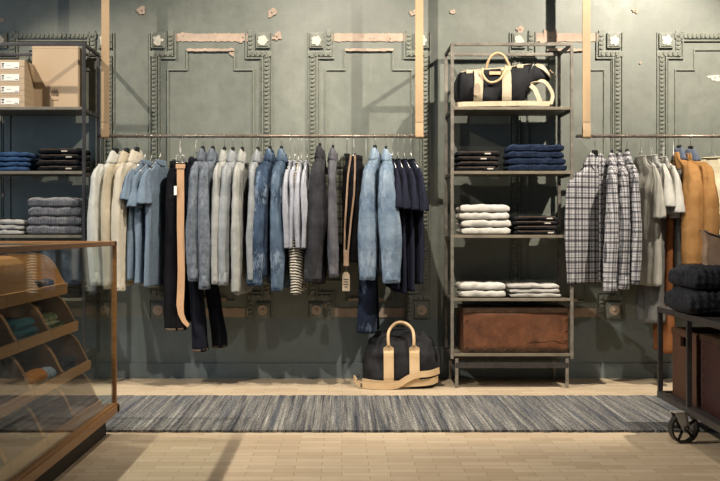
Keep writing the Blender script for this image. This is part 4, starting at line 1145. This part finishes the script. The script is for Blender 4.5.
fx, z0, z1, zp = tiers[3]
roll('small cream rolled knit in the lowest bin', fx - .06, 3.86, z0 + .012, .07, .028, M['white_knit'], .4, None, 8, 'rolled_knit', 'knitwear')
fx, z0, z1, zp = tiers[0]
for i in range(3): roll(['dark', 'brown', 'black'][i] + ' small rolled tie in the top far bin, ' + ['near', 'centre', 'far'][i] + ' position', fx - .05, 4.36 + .09 * i, z0 + .03, .06, .024, [M['blackjean'], M['crate'], M['canvas_black']][i], .3, None, 20 + i, 'rolled_tie', 'tie')
fx, z0, z1, zp = tiers[2]
for i in range(2): folded('folded_scarf', 'scarf', '%s folded dark scarf in the third tier far bin' % ['lower', 'upper'][i], fx - .13, 4.48, z0 + .012 + .03 * i, .18, .28, .03, M['mohair'], 330 + i, 'folded dark scarves')
fx, z0, z1, zp = tiers[1]
for i in range(2): folded('folded_scarf', 'scarf', '%s folded dark scarf in the second tier at the left edge' % ['lower', 'upper'][i], fx - .13, 3.62, z0 + .012 + .03 * i, .18, .28, .03, M['mohair'], 340 + i, 'folded dark scarves left')

# ------------------------------------------------------------------ rolling cart
def cart():
    ang = -math.radians(1.6)
    r = thing('rolling_cart', 'dark steel frame cart on spoked iron wheels in the right foreground', 'cart', (1.552, 5.09, 0), ang)
    W = 1.0; L = 1.9; t = .022; zt = .585; zl = .148
    for x in (0, W - t):
        for y in (0, -.46, -1.0, -L):
            MB().box((x, y - t, zl), (x + t, y, zt - .02), .002).build('post', M['steel_dark'], r)
    for nm_, z, h in (('top_frame', zt - .028, .028), ('bottom_frame', zl - .008, .03)):
        mb = MB(); mb.box((-.002, -L - t, z), (t, 0, z + h), .003); mb.box((W - t, -L - t, z), (W + .002, 0, z + h), .003)
        mb.box((0, -t, z), (W, .002, z + h), .003); mb.box((0, -L - t, z), (W, -L, z + h), .003); mb.build(nm_, M['steel_dark'], r)
    MB().box((t, -L, zt - .012), (W - t, -t, zt - .002)).build('tabletop', M['steel_dark'], r)
    MB().box((t, -L, zl + .006), (W - t, -t, zl + .014)).build('lower_shelf', M['steel_dark'], r)
    for (wx_, wy_) in ((.0, -.43), (W - .05, -.43), (.02, -1.5), (W - .05, -1.5)):
        w = bpy.data.objects.new('caster', None); C.objects.link(w); w.parent = r; w.location = (wx_, wy_, 0); w.rotation_euler = (0, 0, math.radians(14))
        R = .069
        def ringat(rr, thick, n=36):
            pts = [(rr * math.cos(2 * PI * k / n), 0, R + rr * math.sin(2 * PI * k / n)) for k in range(n)]; return pts
        mb = MB(); n = 40; prof = [(R, -.016), (R, .016), (R - .010, .016), (R - .010, -.016)]
        for k in range(n):
            a = 2 * PI * k / n
            for (q, yy) in prof: mb.v.append(Vector((q * math.cos(a), yy, R + q * math.sin(a))))
        for k in range(n):
            for j in range(4): mb.f.append((k * 4 + j, k * 4 + (j + 1) % 4, ((k + 1) % n) * 4 + (j + 1) % 4, ((k + 1) % n) * 4 + j))
        mb.build('rim', M['iron'], w)
        mb = MB()
        for k in range(5):
            a = 2 * PI * k / 5 + .5; mb.tube([(.008 * math.cos(a), 0, R + .008 * math.sin(a)), ((R - .006) * math.cos(a), 0, R + (R - .006) * math.sin(a))], .0065, 8)
        mb.build('spokes', M['iron'], w, True)
        MB().cyl((0, -.026, R), (0, .026, R), .013).build('hub', M['iron'], w)
        mb = MB()
        for sy in (-.024, .021):
            mb.prism([(-.014, R - .012), (.014, R - .012), (.017, R + .01), (.0, zl - .005), (-.055, zl - .005), (-.045, R + .05)], sy, sy + .004)
        mb.box((-.055, -.026, zl - .008), (.0, .026, zl - .004)); mb.build('fork', M['fork_plate'], w)
        MB().cyl((0, -.032, R), (0, .032, R), .006, 10).build('axle_bolt', M['steel'], w)
    # crate 1 (wood, slot handle)
    def loc(x, y, z): return Matrix.Translation((1.552, 5.09, 0)) @ Matrix.Rotation(ang, 4, 'Z') @ Vector((x, y, z))
    c = thing('wooden_crate', 'brown wooden crate with a handle slot on the lower shelf of the cart', 'crate', loc(.06, -.05, zl + .0155), ang)
    cw, cl, h = .42, .38, .325
    mb = MB()
    for a, b in (((0, -cl, 0), (.014, 0, h * .76)), ((0, -cl, h * .76), (.014, -cl * .66, h * .90)), ((0, -cl * .34, h * .76), (.014, 0, h * .90)), ((0, -cl, h * .90), (.014, 0, h))): mb.box(a, b)
    mb.build('slotted_side', M['crate'], c)
    mb = MB(); mb.box((cw - .014, -cl, 0), (cw, 0, h)); mb.box((.0141, -cl, 0), (cw - .0141, -cl + .012, h)); mb.box((.0141, -.012, 0), (cw - .0141, 0, h)); mb.box((.0141, -cl + .0121, .001), (cw - .0141, -.0121, .012)); mb.build('crate_walls', M['crate'], c)
    mb = MB(); mb.box((-.006, -cl - .004, h - .028), (0, .004, h - .002), .001); mb.box((-.006, -cl - .006, 0), (.0, -cl + .02, h - .03), .001); mb.build('edge_batten', M['crate'], c)
    c = thing('red_crate', 'dark red riveted crate beside the brown crate on the lower cart shelf', 'crate', loc(.06, -.48, zl + .0155), ang)
    MB().box((0, -.5, 0), (.45, 0, .33), .003).build('crate_body', M['dark_red'], c)
    MB().box((-.004, -.505, .31), (.454, .004, .335), .002).build('rim_edging', M['bronze'], c)
    mb = MB()
    for k in range(6): mb.ball((-.002, -.04, .03 + k * .05), .005, (.6, 1, 1), 8, 6)
    mb.build('rivets', M['bronze'], c, True)
    # stack of mohair / black knits on the top
    hs = [.108, .098]
    z = zt + .0005
    for i, h in enumerate(hs):
        p = loc(.20 + .012 * (i % 2), -.42, z); o = folded('folded_jumper', 'jumper', '%s folded black fuzzy jumper on the cart' % ['lower', 'upper'][i], p.x, p.y, p.z, .46 - .02 * i, .42, h, M['mohair'], 400 + i, 'folded black jumpers on cart', 60, 4, -2 + i)
        z += h
cart()
def tote():
    d = 4.72; z0 = .796
    r = thing('tote_bag', 'taupe leather tote bag with dark rim standing on the black jumpers at the right edge', 'bag', (X(725, d), d, z0), -.15)
    k = d / F; pts = [(-20, 272), (-21, 262), (-19.5, 250), (-22, 237), (-17, 240), (-8, 243), (4, 241), (14, 236), (13, 250), (15, 272)]
    poly = [(a * k, Z(b, d) - z0 + .012) for a, b in pts]; lo = min(p[1] for p in poly); poly = [(a, b - lo) for a, b in poly]
    rg = []
    for t, sc in ((0, .96), (.12, 1.0), (.5, 1.02), (.88, 1.0), (1, .96)):
        rg.append([(a * sc, -.05 + .10 * t, b) for a, b in poly])
    mb = MB(); mb.rings(rg); mb.build('bag_body', M['camel'], r)
    for yy in (-.052, .052):
        MB().tube([(a, yy, b + .002) for a, b in poly[3:8]], .004, 6).build('rim', M['iron'], r, True)
tote()

# ------------------------------------------------------------------ camera, light
cam = bpy.data.cameras.new('camera'); co = bpy.data.objects.new('camera', cam); C.objects.link(co)
co.location = (0, 0, CH); co.rotation_euler = (PI / 2, 0, 0)
cam.sensor_width = 36; cam.lens = F / 720 * 36; cam.shift_x = 18 / 720; cam.shift_y = -10.5 / 720; cam.clip_end = 60
S.camera = co
def spot(loc, target, power, size=70, blend=.5, col=(1, .86, .68), rad=.03):
    l = bpy.data.lights.new('spot', 'SPOT'); l.energy = power; l.spot_size = math.radians(size); l.spot_blend = blend; l.color = col; l.shadow_soft_size = rad
    o = bpy.data.objects.new('track_spot', l); C.objects.link(o); o.location = loc
    o.rotation_euler = (Vector(target) - Vector(loc)).to_track_quat('-Z', 'Y').to_euler(); return o
def area(loc, target, power, sx_, sy_, col):
    l = bpy.data.lights.new('area', 'AREA'); l.shape = 'RECTANGLE'; l.size = sx_; l.size_y = sy_; l.energy = power; l.color = col
    o = bpy.data.objects.new('window_light', l); C.objects.link(o); o.location = loc
    o.rotation_euler = (Vector(target) - Vector(loc)).to_track_quat('-Z', 'Y').to_euler(); return o
spot((2.25, 5.0, 3.14), (1.4, 6.7, .8), 500, 91, .5, (1, .9, .78), rad=.02)
spot((-2.62, 5.23, 3.26), (-1.0, 5.9, .3), 210, 84, .35, (1, .9, .78), rad=.02)
spot((0.0, 5.1, 3.26), (-.35, 6.5, .7), 330, 110, .8, (1, .9, .78), rad=.02)
spot((-2.62, 3.9, 3.26), (-.6, 4.5, 0), 480, 80, .6, (1, .9, .79), rad=.03)
spot((1.0, 2.6, 3.3), (.5, 4.6, .3), 150, 80, .8, (1, .9, .79), rad=.05)
area((-3.4, 3.9, 1.7), (0, 4.9, .9), 38, 2.4, 2.2, (.55, .75, 1.0))
w = bpy.data.worlds.new('World'); S.world = w; w.use_nodes = True
w.node_tree.nodes['Background'].inputs[0].default_value = (.75, .85, 1, 1); w.node_tree.nodes['Background'].inputs[1].default_value = .15
S.view_settings.view_transform = 'Standard'; S.view_settings.look = 'None'; S.view_settings.gamma = 1; S.view_settings.use_curve_mapping = False
S.view_settings.exposure = 0.0
